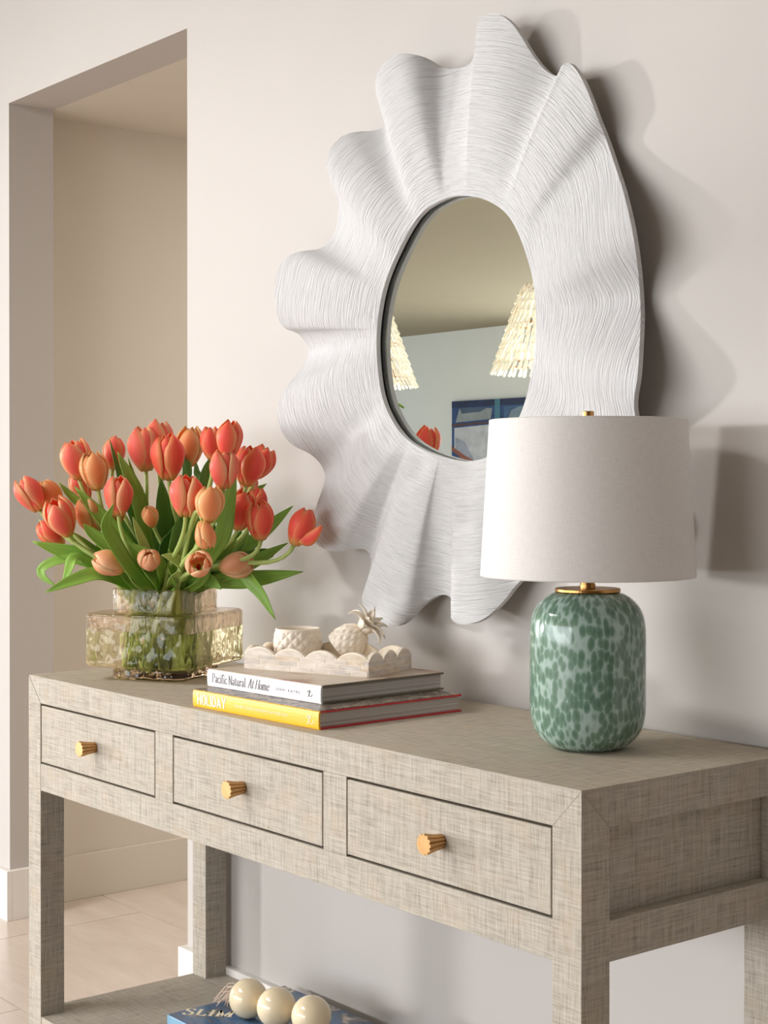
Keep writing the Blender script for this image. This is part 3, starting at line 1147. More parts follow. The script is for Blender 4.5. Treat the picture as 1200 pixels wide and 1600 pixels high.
T1 = 0.0300
B1W = 0.358
b1, oo, ex, ez = book('book', 'yellow spined book with red covers, lower of the stack on the tabletop', 'books', (0.5272, -0.4353, ZT), radians(2.2), B1W, 0.318, T1, M['yellow'], M['cover_crowd'], M['redcloth'])
v, f, x = write('HOLIDAY', SANS, 0.135, 1.0, 0.085)
place_text('title_lettering', v, f, x, 0.088, 0.0185, oo + ex * 0.015 + ez * 0.0060, ex, ez, M['white_print'], b1)['label'] = 'white spine lettering'
small_text('subtitle_lettering', 'THE BEST TRAVEL MAGAZINE THAT EVER WAS', 0.150, 0.0042, oo + ex * 0.126 + ez * 0.0128, ex, ez, M['white_print'], b1)
v, f = pen(R_MARK[1], 0.085, 0.5)
place_text('publisher_mark', v, f, 1.0, 0.0205, 0.0150, oo + ex * 0.3255 + ez * 0.0072, ex, ez, M['white_print'], b1)

T2 = 0.0305
Z2 = ZT + T1 + 0.0011
B2W = 0.320
b2, oo, ex, ez = book('book', 'white spined book of decorating, upper of the stack under the shell tray', 'books', (0.4715, -0.3900, Z2), radians(3.2), B2W, 0.283, T2, M['white_jacket'], M['cover_sand'], M['board'])
v, f, x = write('Pacific Natural', SERIF, 0.10, 0.30, 0.01)
place_text('title_lettering', v, f, x, 0.100, 0.0165, oo + ex * 0.0150 + ez * 0.0088, ex, ez, M['ink'], b2)['label'] = 'grey spine lettering'
v, f, x = write('At Home', SERIF, 0.10, 0.30, 0.01, 0.24)
place_text('title_lettering', v, f, x, 0.060, 0.0165, oo + ex * 0.1210 + ez * 0.0088, ex, ez, M['ink'], b2)
small_text('author_lettering', 'J E N N I   K A Y N E', 0.0660, 0.0047, oo + ex * 0.2000 + ez * 0.0126, ex, ez, M['ink'], b2)
v, f = pen(R_MARK[1], 0.10, 0.5)
place_text('publisher_mark', v, f, 1.0, 0.0135, 0.0110, oo + ex * 0.2850 + ez * 0.0100, ex, ez, M['ink'], b2)

# ---- blue book on the lower shelf (spine towards the left end of the table)
T3 = 0.036
b3 = thing('book', (-0.1450, -0.3120, SH), 'blue photo covered book on the lower shelf, under the beads', 'book', radians(0.5), 'books')
W3, D3 = 0.345, 0.285
boxes('page_block', [(0.006, W3 - 0.004, 0.004, D3 - 0.004, 0.003, T3 - 0.003)], M['pages'], b3)
boxes('cover', [(0, W3, 0, D3, 0, 0.003), (0, W3, 0, D3, T3 - 0.003, T3)], M['blue_jacket'], b3, bevel=0.0006)
boxes('spine', [(-0.001, W3, -0.002, 0.0045, 0, T3 + 0.0001)], M['blue_jacket'], b3, bevel=0.001)
boxes('front_cover_print', [(0.0006, W3 - 0.0006, 0.0, D3 - 0.0006, T3 + 0.0002, T3 + 0.0009)], M['cover_pool'], b3)
v, f, x = write('SLIM', SERIF, 0.15, 0.35, 0.06)
place_text('title_lettering', v, f, x, 0.105, 0.036, Vector((0.018, 0.020, T3 + 0.0010)), Vector((cos(0.72), sin(0.72), 0)), Vector((-sin(0.72), cos(0.72), 0)), M['white_print'], b3)['label'] = 'white cover lettering'

# ================================================================== BEAD GARLAND
zb = SH + T3 + 0.0009
BR = 0.0385
garland = thing('bead_garland', (0.0513, -0.1866, zb), 'string of large cream lacquered beads with a jute tassel on the blue book', 'bead garland')
bp = [Vector((-0.0274, -0.1994, zb + BR)), Vector((0.0513, -0.1866, zb + BR)), Vector((0.1330, -0.1625, zb + BR))]
Vb, Fb = sphere((0, 0, 0), BR, 40, 20)
bead_me = None
for p in bp:
    if bead_me is None:
        o = new('bead', Vb, Fb, M['bead'], garland, True)
        bead_me = o.data
    else:
        o = link('bead', bead_me, garland)
    o.location = p - garland.location
gl = Vector(garland.location)
tas0 = bp[0] + Vector((-0.034, 0.012, -0.012))
V, F = tube([p - gl for p in (bp[2] + Vector((0.03, 0, 0)), bp[1], bp[0], tas0)], 0.002, 6)
new('cord', V, F, M['jute'], garland)
rs = random.Random(3)
ps = []
for i in range(80):
    a = rs.uniform(-0.5, 0.6)
    ln = rs.uniform(0.045, 0.085)
    dirv = Vector((-0.80, 0.12, 0)).normalized()
    side = Vector((0.12, 0.80, 0)).normalized()
    d = (dirv * cos(a) + side * sin(a)).normalized()
    st = tas0 + Vector((rs.uniform(-0.004, 0.004), rs.uniform(-0.004, 0.004), rs.uniform(-0.004, 0.006)))
    mid = st + d * ln * 0.5 + Vector((0, 0, rs.uniform(0.0, 0.02)))
    end = st + d * ln + Vector((rs.uniform(-0.006, 0.006), rs.uniform(-0.006, 0.006), 0))
    end.z = rs.choice((zb + 0.002, zb + 0.003, zb + rs.uniform(0.004, 0.03)))
    ps.append(tube([catmull([st - gl, mid - gl, end - gl], q / 5) for q in range(6)], 0.00085, 4))
V, F = join(ps)
new('tassel', V, F, M['jute'], garland)['label'] = 'frayed jute tassel'

# ================================================================== TRAY WITH MOTHER-OF-PEARL SCALLOPS
ZTR = Z2 + T2 + 0.0011
tth = radians(20.5)
TWD, TDP, TH0 = 0.264, 0.146, 0.030
tray = thing('scalloped_tray', (0.1926, -0.3560, ZTR), 'ivory shell inlaid tray with scalloped rim on the white spined book', 'tray', tth)
wt = 0.0075
boxes('tray_floor', [(wt * 0.5, TWD - wt * 0.5, wt * 0.5, TDP - wt * 0.5, 0.0, 0.005)], M['bone'], tray)


def scallop_side(p0, ex, en, length, ns):
    """core board of a tray side with ns scallops; en = outward normal"""
    step = length / ns
    N = 12
    top = []
    for i in range(ns):
        for q in range(N + (1 if i == ns - 1 else 0)):
            t = q / N
            top.append((i * step + step * t, TH0 - 0.003 + 0.0145 * max(0, sin(pi * t)) ** 0.75))
    pts = [(0, 0)] + [(length, 0)]
    V, F = [], []
    m = len(top)
    for s, z in top:
        for d, zz in ((0, 0), (0, z), (-wt, z), (-wt, 0)):
            q = p0 + ex * s + en * d
            V.append((q.x, q.y, zz))
    for i in range(m - 1):
        a = i * 4
        for j in range(4):
            k = (j + 1) % 4
            F.append((a + j, a + 4 + j, a + 4 + k, a + k))
    F += [(0, 1, 2, 3), tuple((m - 1) * 4 + j for j in (3, 2, 1, 0))]
    o = new('tray_side', V, F, M['bone'], tray)
    bm = bmesh.new()
    bm.from_mesh(o.data)
    bmesh.ops.recalc_face_normals(bm, faces=bm.faces)
    bm.to_mesh(o.data)
    bm.free()
    # inlaid shell tiles on the outer face: three rows plus one per scallop
    rsd = random.Random(int(length * 1000) + int(en.x * 7 + en.y * 3))
    rows = [(0.0012, 0.0092), (0.0102, 0.0182), (0.0192, 0.0262)]
    for r, (z0, z1) in enumerate(rows):
        s = 0.0012 - (rsd.random() * 0.03 if r else 0)
        while s < length - 0.002:
            ln = rsd.uniform(0.032, 0.056)
            a, b = max(s, 0.0012), min(s + ln, length - 0.0012)
            if b - a > 0.004:
                tilep(p0, ex, en, [(a, z0), (b, z0), (b, z1), (a, z1)], rsd, tray)
            s += ln + 0.0010
    for i in range(ns):
        pl = []
        for q in range(0, 11):
            t = 0.09 + 0.82 * q / 10
            pl.append((i * step + step * t, max(TH0 - 0.0035 + 0.0120 * sin(pi * t) ** 0.75, 0.0275)))
        poly = [(i * step + step * 0.09, 0.0270), (i * step + step * 0.91, 0.0270)] + pl[::-1]
        tilep(p0, ex, en, poly, rsd, tray)


def tilep(p0, ex, en, poly, rsd, parent):
    V, F = [], []
    m = len(poly)
    for h in (-0.0005, 0.0005):
        for s, z in poly:
            q = p0 + ex * s + en * h
            V.append((q.x, q.y, z))
    F = [tuple(range(m))[::-1], tuple(m + i for i in range(m))] + [(i, (i + 1) % m, m + (i + 1) % m, m + i) for i in range(m)]
    mt = rsd.choice((M['nacre1'], M['nacre1'], M['nacre2'], M['nacre2'], M['nacre3'], M['nacre4'] if rsd.random() < 0.4 else M['nacre1']))
    o = new('tile', V, F, mt, parent)
    bm = bmesh.new()
    bm.from_mesh(o.data)
    bmesh.ops.recalc_face_normals(bm, faces=bm.faces)
    bm.to_mesh(o.data)
    bm.free()


VX, VY = Vector((1, 0, 0)), Vector((0, 1, 0))
scallop_side(Vector((0, 0, 0)), VX, -VY, TWD, 4)
scallop_side(Vector((TWD, 0, 0)), VY, VX, TDP, 3)
scallop_side(Vector((TWD, TDP, 0)), -VX, VY, TWD, 4)
scallop_side(Vector((0, TDP, 0)), -VY, -VX, TDP, 3)

# ================================================================== PINEAPPLE CERAMICS


def quilt(a, z, nd, pitch, depth):
    """raised diamond relief"""
    u = a * nd / (2 * pi)
    w = z / pitch
    p, q = (u + w) % 1.0, (u - w) % 1.0
    return depth * min(1.0, 3.2 * min(p, 1 - p, q, 1 - q))


ZC = ZTR + 0.0052
cup = thing('pineapple_cup', (0.2080, -0.2480, ZC), 'cream ceramic cup with raised diamond quilting, on the tray', 'cup')
n, V, F = 140, [], []
prof = [(0.030, 0.0), (0.034, 0.0012)] + [(0.034 + 0.0105 * sin(pi * 0.5 * min(1, i / 22)) ** 0.9 - 0.0035 * max(0, (i - 22) / 18) ** 2, 0.0015 + 0.0565 * i / 40) for i in range(41)]
prof += [(0.0408, 0.0595), (0.0414, 0.0615), (0.0404, 0.0630), (0.0380, 0.0628), (0.0372, 0.058), (0.037, 0.012), (0.030, 0.006), (0.0, 0.005)]
for i, (r, z) in enumerate(prof):
    for j in range(n):
        a = 2 * pi * j / n
        rr = r + (quilt(a, z, 14, 0.0205, 0.0028) - 0.0018 if 2 <= i <= 41 else 0)
        V.append((rr * cos(a), rr * sin(a), z))
for i in range(len(prof) - 1):
    for j in range(n):
        k = (j + 1) % n
        F.append((i * n + j, i * n + k, (i + 1) * n + k, (i + 1) * n + j))
F.append(tuple(range(n))[::-1])
new('cup_body', V, F, M['ceramic'], cup, True)

lid = thing('ceramic_pineapple', (0.2740, -0.1900, ZC), 'cream ceramic pineapple lid with curled leaves tipped over on the tray', 'ornament')
n, V, F = 120, [], []
R0 = 0.0345
prof = [(0.0, -0.010), (0.030, -0.010), (0.0345, -0.008)] + [(R0 * cos(radians(t)) ** 0.8, 0.046 * sin(radians(t))) for t in range(-8, 88, 4)] + [(0.0, 0.046)]
for i, (r, z) in enumerate(prof):
    for j in range(n):
        a = 2 * pi * j / n
        rr = r + (quilt(a, z, 12, 0.020, 0.0030) - 0.0020 if 2 < i < len(prof) - 4 else 0)
        V.append(Vector((rr * cos(a), rr * sin(a), z)))
for i in range(len(prof) - 1):
    for j in range(n):
        k = (j + 1) % n
        F.append((i * n + j, i * n + k, (i + 1) * n + k, (i + 1) * n + j))
axis = Vector((0.70 * RGT.x - 0.10 * FWD.x, 0.70 * RGT.y - 0.10 * FWD.y, 0.66)).normalized()
Q = axis.to_track_quat('Z', 'Y').to_matrix()
V = [Q @ v for v in V]
zmin = min(v.z for v in V)
up = Vector((0, 0, -zmin))
new('lid_body', [v + up for v in V], F, M['ceramic'], lid, True)


def curl_leaf(base, outdir, upd, length, width, curl):
    nu, nv = 5, 9
    P = []
    side = outdir.cross(upd).normalized()
    for i in range(nv):
        t = i / (nv - 1)
        ang = curl * t
        along = (sin(ang) / curl if abs(curl) > 1e-3 else t) * length
        rise = ((1 - cos(ang)) / curl if abs(curl) > 1e-3 else 0) * length
        c = base + upd * along + outdir * rise
        nrm = (outdir * cos(ang) - upd * sin(ang))
        w = width * (1.0 - t ** 1.6) ** 0.8 * (0.75 + 0.5 * sin(pi * min(1, t * 1.3)))
        for j in range(nu):
            s = j / (nu - 1) * 2 - 1
            P.append(c + side * (s * w) - nrm * (0.25 * w * s * s))
    return thick_grid(P, nu, nv, 0.0026)


tip = Q @ Vector((0, 0, 0.043)) + up
b_up = axis
rs = random.Random(5)
for ring, (cnt, ln, wd, cr, h, r0) in enumerate(((6, 0.047, 0.0125, 2.6, 0.000, 0.010), (5, 0.044, 0.0115, 1.8, 0.007, 0.008), (4, 0.036, 0.0095, 0.9, 0.012, 0.004))):
    for i in range(cnt):
        a = 2 * pi * i / cnt + ring * 0.5
        o_ = (Q @ Vector((cos(a), sin(a), 0))).normalized()
        V, F, Uv = curl_leaf(tip + b_up * h + o_ * r0, o_, b_up, ln * rs.uniform(0.9, 1.12), wd, cr * rs.uniform(0.9, 1.1))
        V = [Vector((v.x, v.y, max(v.z, 0.002))) for v in V]
        new('leaf', V, F, M['ceramic'], lid, True)
V, F = lathe([(0.010, -0.004), (0.010, 0.012), (0.006, 0.022)], 16)
new('crown_core', [Q @ Vector(v) + tip for v in V], F, M['ceramic'], lid, True)

# ================================================================== VASE
VC = Vector((-0.24, -0.26, ZT))
VTH = radians(28)
vase = thing('glass_vase', VC, 'stepped square vase of rippled amber pink glass half full of water', 'vase', VTH)


def rsq(half, rad, n_arc=8, n_side=60):
    pts = []
    for c in range(4):
        a0 = c * pi / 2
        cxy = Vector(((half - rad), (half - rad))) if c == 0 else Vector((-(half - rad), (half - rad))) if c == 1 else Vector((-(half - rad), -(half - rad))) if c == 2 else Vector(((half - rad), -(half - rad)))
        for i in range(n_arc):
            a = a0 + (pi / 2) * i / n_arc
            pts.append(cxy + Vector((cos(a), sin(a))) * rad)
        nx = a0 + pi / 2
        p_end = cxy + Vector((cos(nx), sin(nx))) * rad
        c2 = (c + 1) % 4
        cn = Vector(((half - rad), (half - rad))) if c2 == 0 else Vector((-(half - rad), (half - rad))) if c2 == 1 else Vector((-(half - rad), -(half - rad))) if c2 == 2 else Vector(((half - rad), -(half - rad)))
        p_next = cn + Vector((cos(nx), sin(nx))) * rad
        for i in range(n_side):
            pts.append(p_end.lerp(p_next, i / n_side))
    return pts


from mathutils import noise as mnoise
HB, HN = 0.1235, 0.083
ZV = [0.0, 0.0275, 0.136, 0.183]


def section_list(off):
    """(z, half, corner) from base to rim for the outer (off=0) or inner (off>0) skin"""
    s = []
    b, nk = HB - off, HN - off
    z1, z2 = ZV[1] + off, ZV[2] - off
    r = 0.007
    z0 = 0.0 if off == 0 else 0.008
    if off == 0:
        s += [(0.0, nk - 0.006, 0.020), (0.0012, nk - 0.002, 0.021), (0.005, nk, 0.022)]
    else:
        s += [(z0, nk - 0.004, 0.02), (z0 + 0.003, nk, 0.02)]
    for i in range(1, 6):
        s.append((z0 + 0.005 + (z1 - 0.003 - z0 - 0.005) * i / 6, nk, 0.022))
    s += [(z1 - 0.001, nk + 0.002, 0.023), (z1, nk + 0.006, 0.024)]
    for q in (0.35, 0.7):
        s.append((z1, nk + (b - nk) * q, 0.026))
    for a in (0, 30, 60, 90):
        s.append((z1 + r - r * cos(radians(a)), b - r + r * sin(radians(a)), 0.028))
    for i in range(1, 36):
        s.append((z1 + r + (z2 - z1 - 2 * r) * i / 36, b, 0.028))
    for a in (90, 60, 30, 0):
        s.append((z2 - r + r * cos(radians(a)), b - r + r * sin(radians(a)), 0.028))
    for q in (0.7, 0.35):
        s.append((z2, nk + (b - nk) * q, 0.026))
    s += [(z2, nk + 0.006, 0.024), (z2 + 0.001, nk + 0.002, 0.023)]
    for i in range(1, 17):
        s.append((z2 + 0.002 + (ZV[3] - z2 - 0.002) * i / 16, nk, 0.022))
    return s


def vase_verts(off, amp, zmax=None, zmin=None):
    V = []
    secs = section_list(off)
    if zmin is not None:
        secs = [q for q in secs if q[0] > zmin + 0.0005]
        secs.insert(0, (zmin, secs[0][1], secs[0][2]))
    if zmax is not None:
        secs = [q for q in secs if q[0] <= zmax - 0.0005]
        secs.append((zmax, secs[-1][1], secs[-1][2]))
    for z, h, rr in secs:
        for p in rsq(h, rr):
            nz = mnoise.noise(Vector((p.x * 105, p.y * 105, z * 34))) + 0.45 * mnoise.noise(Vector((p.x * 240 + 9, p.y * 240, z * 90)))
            d = amp * nz
            if z < 0.004 and off == 0:
                d = 0
            L = max(p.length, 1e-6)
            V.append(Vector((p.x * (1 + d / L), p.y * (1 + d / L), z)))
    return V, len(secs)


NV = len(rsq(0.1, 0.02))
Vo, so = vase_verts(0.0, 0.0022)
Vi, si = vase_verts(0.0038, 0.0006, zmin=0.100)


def loops(base, ns):
    F = []
    for i in range(ns - 1):
        for j in range(NV):
            k = (j + 1) % NV
            F.append((base + i * NV + j, base + i * NV + k, base + (i + 1) * NV + k, base + (i + 1) * NV + j))
    return F


F = loops(0, so) + [tuple(reversed(q)) for q in loops(len(Vo), si)]
F.append(tuple(range(NV))[::-1])
to, ti = (so - 1) * NV, len(Vo) + (si - 1) * NV
for j in range(NV):
    k = (j + 1) % NV
    F.append((to + j, to + k, ti + k, ti + j))
gsh = new('glass_shell', Vo + Vi, F, [M['glass'], M['glass_wet'], M['glass_base']], vase, True)
for p in gsh.data.polygons:
    if max(p.vertices) < len(Vo):
        p.material_index = 2 if p.center.z < 0.030 else (1 if p.center.z < 0.100 else 0)
WZ = 0.100
# below its surface the water fills the vessel out to the glass, so its surface closes the inner skin
new('water', [Vector(v) for v in Vi[:NV]], [tuple(range(NV))], M['water'], vase)['label'] = 'water surface at half height'

# ================================================================== TULIPS
VD = (Vector((-0.24, -0.26, 1.05)) - CAM).dot(FW2)      # depth of the bouquet's centre
MPP = VD / F_PX


def petal_mesh(name, mat, opening, wide, inner):
    nu, nv = 9, 10
    P = []
    for i in range(nv):
        t = i / (nv - 1)
        # radius of the cup and height along the petal, unit flower = 1 tall
        r = 0.385 * sin(pi * min(1, (t * 0.57 + 0.06))) ** 0.66 * (1 - 0.50 * (max(0, t - 0.45) / 0.55) ** 2.6) + opening * t * t * 0.35
        if inner:
            r *= 0.86
        z = t * (1.0 if not inner else 0.97)
        half = wide * min(1, 0.42 + 1.6 * t) * max(0.0, 1 - (max(0, t - 0.60) / 0.402) ** 2.4) ** 0.5
        half = max(half, 0.30)
        for j in range(nu):
            s = j / (nu - 1) * 2 - 1
            a = s * half
            rr = r * (1 - 0.05 * s * s) + 0.012 * (1 - abs(s))
            P.append(Vector((rr * cos(a), rr * sin(a), z - 0.05 * s * s * t)))
    V, F, Uv = thick_grid(P, nu, nv, 0.016)
    me = bpy.data.meshes.new(name)
    me.from_pydata([tuple(v) for v in V], [], F)
    me.materials.append(mat)
    me.polygons.foreach_set('use_smooth', [True] * len(me.polygons))
    ul = me.uv_layers.new(name='UVMap')
    for lp in me.loops:
        ul.data[lp.index].uv = Uv[lp.vertex_index]
    return me


PET = {}


def petals_of(colour, opening):
    key = (colour, opening)
    if key not in PET:
        PET[key] = (petal_mesh('petal', M[colour], opening, 1.02, False), petal_mesh('petal', M[colour], opening if opening < 0 else opening * 0.6, 0.98, True))
    return PET[key]


rt_ = random.Random(21)


def inner_pt(z, spread):
    a, b = rt_.uniform(-spread, spread), rt_.uniform(-spread, spread)
    return VC + Vector((a * cos(VTH) - b * sin(VTH), a * sin(VTH) + b * cos(VTH), z))


ROOTS = []


def tulip(px, py, hpx, ang, toward, off, colour, label, opening=0.0, wide=1.0, stem_only=False):
    """flower centred at pixel (px,py), hpx tall; ang = lean to the right in degrees; toward = lean to the viewer"""
    depth = VD + off
    c = at(px, py, depth)
    mpp = depth / F_PX
    h = hpx * 1.10 * mpp
    ca, sa = cos(radians(ang)), sin(radians(ang))
    ct, st = cos(radians(toward)), sin(radians(toward))
    ax = (UPV * ca + RGT * sa) * ct - FWD * st
    ax.normalize()
    base = c - ax * (h * 0.5)
    bot = inner_pt(0.010 + rt_.random() * 0.004, 0.062)
    dirn = base - (VC + Vector((0, 0, 0.183)))
    lim = 0.068
    lx = max(-lim, min(lim, 0.5 * (dirn.x * cos(VTH) + dirn.y * sin(VTH)) + rt_.uniform(-0.03, 0.03)))
    ly = max(-lim, min(lim, 0.5 * (-dirn.x * sin(VTH) + dirn.y * cos(VTH)) + rt_.uniform(-0.03, 0.03)))
    neck = VC + Vector((lx * cos(VTH) - ly * sin(VTH), lx * sin(VTH) + ly * cos(VTH), 0.187))
    root = thing('tulip', bot, label, 'tulip', 0, 'tulips in the glass vase')
    ln = (base - neck).length
    p1 = neck + (neck - bot).normalized() * ln * 0.28 + UPV * ln * 0.12
    p2 = base - ax * ln * 0.34
    pts = []
    for i in range(6):
        pts.append(bot.lerp(neck, i / 6))
    for i in range(15):
        t = i / 14
        pts.append(neck * (1 - t) ** 3 + p1 * 3 * t * (1 - t) ** 2 + p2 * 3 * t * t * (1 - t) + (base + ax * h * 0.04) * t ** 3)
    V, F = tube([p - bot for p in pts], [0.0056] * 6 + [0.0048] * 11 + [0.0043, 0.004, 0.004, 0.0046], 8)
    new('stem', V, F, M['stem'], root, True)
    po, pi_ = petals_of(colour, opening)
    R = ax.to_track_quat('Z', 'Y').to_matrix().to_4x4()
    spin = rt_.uniform(0, 2 * pi)
    for k in range(6):
        me_ = po if k % 2 == 0 else pi_
        o = link('petal', me_, root)
        tilt = Matrix.Rotation(radians(rt_.uniform(-3, 4)), 4, 'Y')
        sc = h * rt_.uniform(0.95, 1.04)
        o.matrix_local = Matrix.Translation(base - bot) @ R @ Matrix.Rotation(spin + k * pi / 3, 4, 'Z') @ tilt @ Matrix.Diagonal((sc * wide, sc * wide, sc, 1))
    if opening > 0.25:
        V, F = sphere((0, 0, 0), 0.1 * h, 10, 6)
        o = new('heart', [base - bot + ax * (h * 0.35) + v for v in V], F, M['anther'], root, True)
        o['label'] = 'dark heart'
    ROOTS.append((root, bot, px, py))
    return root


TUL = [
    # px, py, height px, lean, toward, depth offset, colour, label
    (48, 771, 54, -28, 5, -0.02, 'coral', 'coral tulip leaning out farthest left of the bouquet'),
    (79, 776, 52, -22, 12, 0.02, 'peach', 'peach tulip touching the farthest left coral one'),
    (94, 809, 58, -20, 25, -0.05, 'coral', 'large coral tulip at the lower left, below the peach one'),
    (80, 834, 46, -42, 8, 0.03, 'red', 'coral tulip half hidden under the large lower left one'),
    (117, 719, 56, -12, 5, 0.02, 'coral', 'coral tulip standing alone at the upper left'),
    (148, 735, 56, -8, 10, 0.0, 'peach', 'peach coral tulip right of the upper left one'),
    (179, 708, 46, 8, 0, 0.07, 'coral', 'pale coral tulip behind a dark pointed leaf at upper left'),
    (126, 761, 40, -30, 0, 0.06, 'coral', 'small coral tulip deep between stems at the left'),
    (186, 774, 58, 4, 18, -0.07, 'coral', 'pinkish coral tulip in front at left centre on a pale stem'),
    (139, 806, 54, -18, 12, 0.01, 'peach', 'orange peach tulip half covered by the large lower left one'),
    (184, 803, 30, 5, 10, 0.02, 'peach', 'small peach tulip peeping out below the pinkish one'),
    (235, 806, 38, -8, 42, -0.06, 'peach', 'small round peach tulip bud in the centre'),
    (224, 702, 62, -6, 4, 0.05, 'coral', 'streaked coral tulip at the top left of the central clump'),
    (249, 688, 58, 2, 4, 0.08, 'coral', 'coral tulip highest of the central clump'),
    (264, 714, 66, 2, 16, -0.04, 'red', 'large deep coral tulip in front of the central clump'),
    (297, 698, 56, 6, 6, 0.04, 'peach', 'orange edged tulip right of the central clump'),
    (330, 692, 48, -4, 4, -0.06, 'red', 'coral tulip at the left of the upper right clump'),
    (359, 687, 54, 8, 6, -0.215, 'red', 'red coral tulip at the top of the upper right clump'),
    (350, 732, 58, 2, 14, -0.215, 'coral', 'coral tulip in front of the upper right clump'),
    (390, 727, 58, 10, 8, -0.16, 'red', 'broad coral tulip at the right of the upper right clump'),
    (410, 722, 46, 22, 4, -0.10, 'red', 'coral tulip peeping out behind the broad right one'),
    (388, 758, 32, 12, 0, 0.02, 'coral', 'small coral tulip behind stems under the broad right one'),
    (290, 774, 60, 2, 14, -0.20, 'coral', 'pinkish coral tulip in front of the broad dark leaf'),
    (327, 788, 52, 6, 12, -0.235, 'peach', 'orange tulip right of the broad dark leaf'),
    (321, 836, 42, 168, 5, -0.24, 'peach', 'small orange tulip hanging head down under the orange one'),
    (379, 797, 58, 16, 14, -0.13, 'red', 'deep coral tulip at the right edge with crowded petals'),
    (398, 787, 48, 14, 4, -0.08, 'red', 'coral tulip wedged behind the two lower right ones'),
    (407, 813, 56, 0, 12, -0.16, 'red', 'coral tulip at the right on a stem bent like a hook'),
    (471, 823, 56, 22, 4, -0.17, 'red', 'coral tulip farthest right, beside the mirror frame'),
    (170, 880, 46, -64, 16, -0.10, 'pink', 'pale peach tulip lying above the vase rim at left'),
    (234, 875, 42, 14, 58, -0.12, 'pink', 'pale peach tulip bud facing forward above the vase rim'),
    (310, 884, 42, 20, 74, -0.20, 'pink', 'open pale peach tulip showing its dark heart'),
    (370, 883, 50, 84, 14, -0.10, 'pink', 'pale peach tulip lying on its side at lower right'),
]
for t in TUL:
    px, py, hp_, ang, tw, off, colr, lab = t
    tulip(px, py, hp_, ang, tw, off, colr, lab, opening=0.30 if 'open pale' in lab else (0.10 if 'coral tulip standing' in lab else (-0.34 if 'bud' in lab or 'facing forward' in lab else -0.10)), wide=1.12 if 'broad' in lab or colr == 'pink' else 1.0)
# the loose petal swinging out of the farthest right tulip
fr_root, fr_bot = [(r, b) for r, b, px, py in ROOTS if px == 471][0]
P = []
for i in range(8):
    t = i / 7
    c = at(466, 845, VD - 0.18).lerp(at(503, 823, VD - 0.20), t) - UPV * 0.010 * sin(pi * t)
    w = 0.0125 * sin(pi * (0.12 + 0.84 * t)) ** 0.7
    for j in range(5):
        s = j / 4 * 2 - 1
        P.append(c + (UPV * 0.8 - RGT * 0.4).normalized() * (w * s) - FWD * 0.004 * (1 - s * s) - fr_bot)
V, F, Uv = thick_grid(P, 5, 8, 0.0012)
new('petal', V, F, M['red'], fr_root, True, Uv)


def leaf(pts, width, offs, mat='leaf', roll=0.0, n=18):
    """strap leaf through points given in the picture's scale at real depths; becomes a part of the nearest tulip"""
    k = len(pts)
    P3 = []
    for i, (px, py) in enumerate(pts):
        t = i / (k - 1)
        P3.append(at(20 + px / 2.4, 640 + py / 2.4, VD + offs[0] + (offs[1] - offs[0]) * t))
    nb = VC + Vector((0, 0, 0.18))
    # run the leaf down into the neck
    b0 = P3[0]
    nk = nb + (b0 - nb) * 0.25
    nk.z = VC.z + 0.165
    q = nk - VC
    lx = max(-0.066, min(0.066, q.x * cos(VTH) + q.y * sin(VTH)))
    ly = max(-0.066, min(0.066, -q.x * sin(VTH) + q.y * cos(VTH)))
    nk = VC + Vector((lx * cos(VTH) - ly * sin(VTH), lx * sin(VTH) + ly * cos(VTH), 0.165))
    P3 = [nk] + P3
    best = min(ROOTS, key=lambda r: (r[2] - (20 + pts[-1][0] / 2.4)) ** 2 + (r[3] - (640 + pts[-1][1] / 2.4)) ** 2)
    root, bot = best[0], best[1]
    G = []
    W = width * 1.42 / 2.4 * MPP * 0.5
    nu = 7
    for i in range(n):
        t = i / (n - 1)
        c = catmull(P3, t)
        tg = (catmull(P3, min(1, t + 0.02)) - catmull(P3, max(0, t - 0.02))).normalized()
        view = (CAM - c).normalized()
        side = tg.cross(view).normalized()
        side = Quaternion(tg, roll + 0.5 * sin(3 * t)) @ side
        nrm = side.cross(tg).normalized()
        w = W * (0.35 + 0.65 * min(1, t * 2.6)) * max(0.02, 1 - max(0, (t - 0.45) / 0.55) ** 1.9)
        for j in range(nu):
            s = j / (nu - 1) * 2 - 1
            G.append(c + side * (w * s) + nrm * (0.38 * w * (s * s) + 0.05 * w * sin(9 * t + 2 * s)) - bot)
    V, F, Uv = thick_grid(G, nu, n, 0.0011)
    return new('leaf', V, F, M[mat], root, True, Uv)


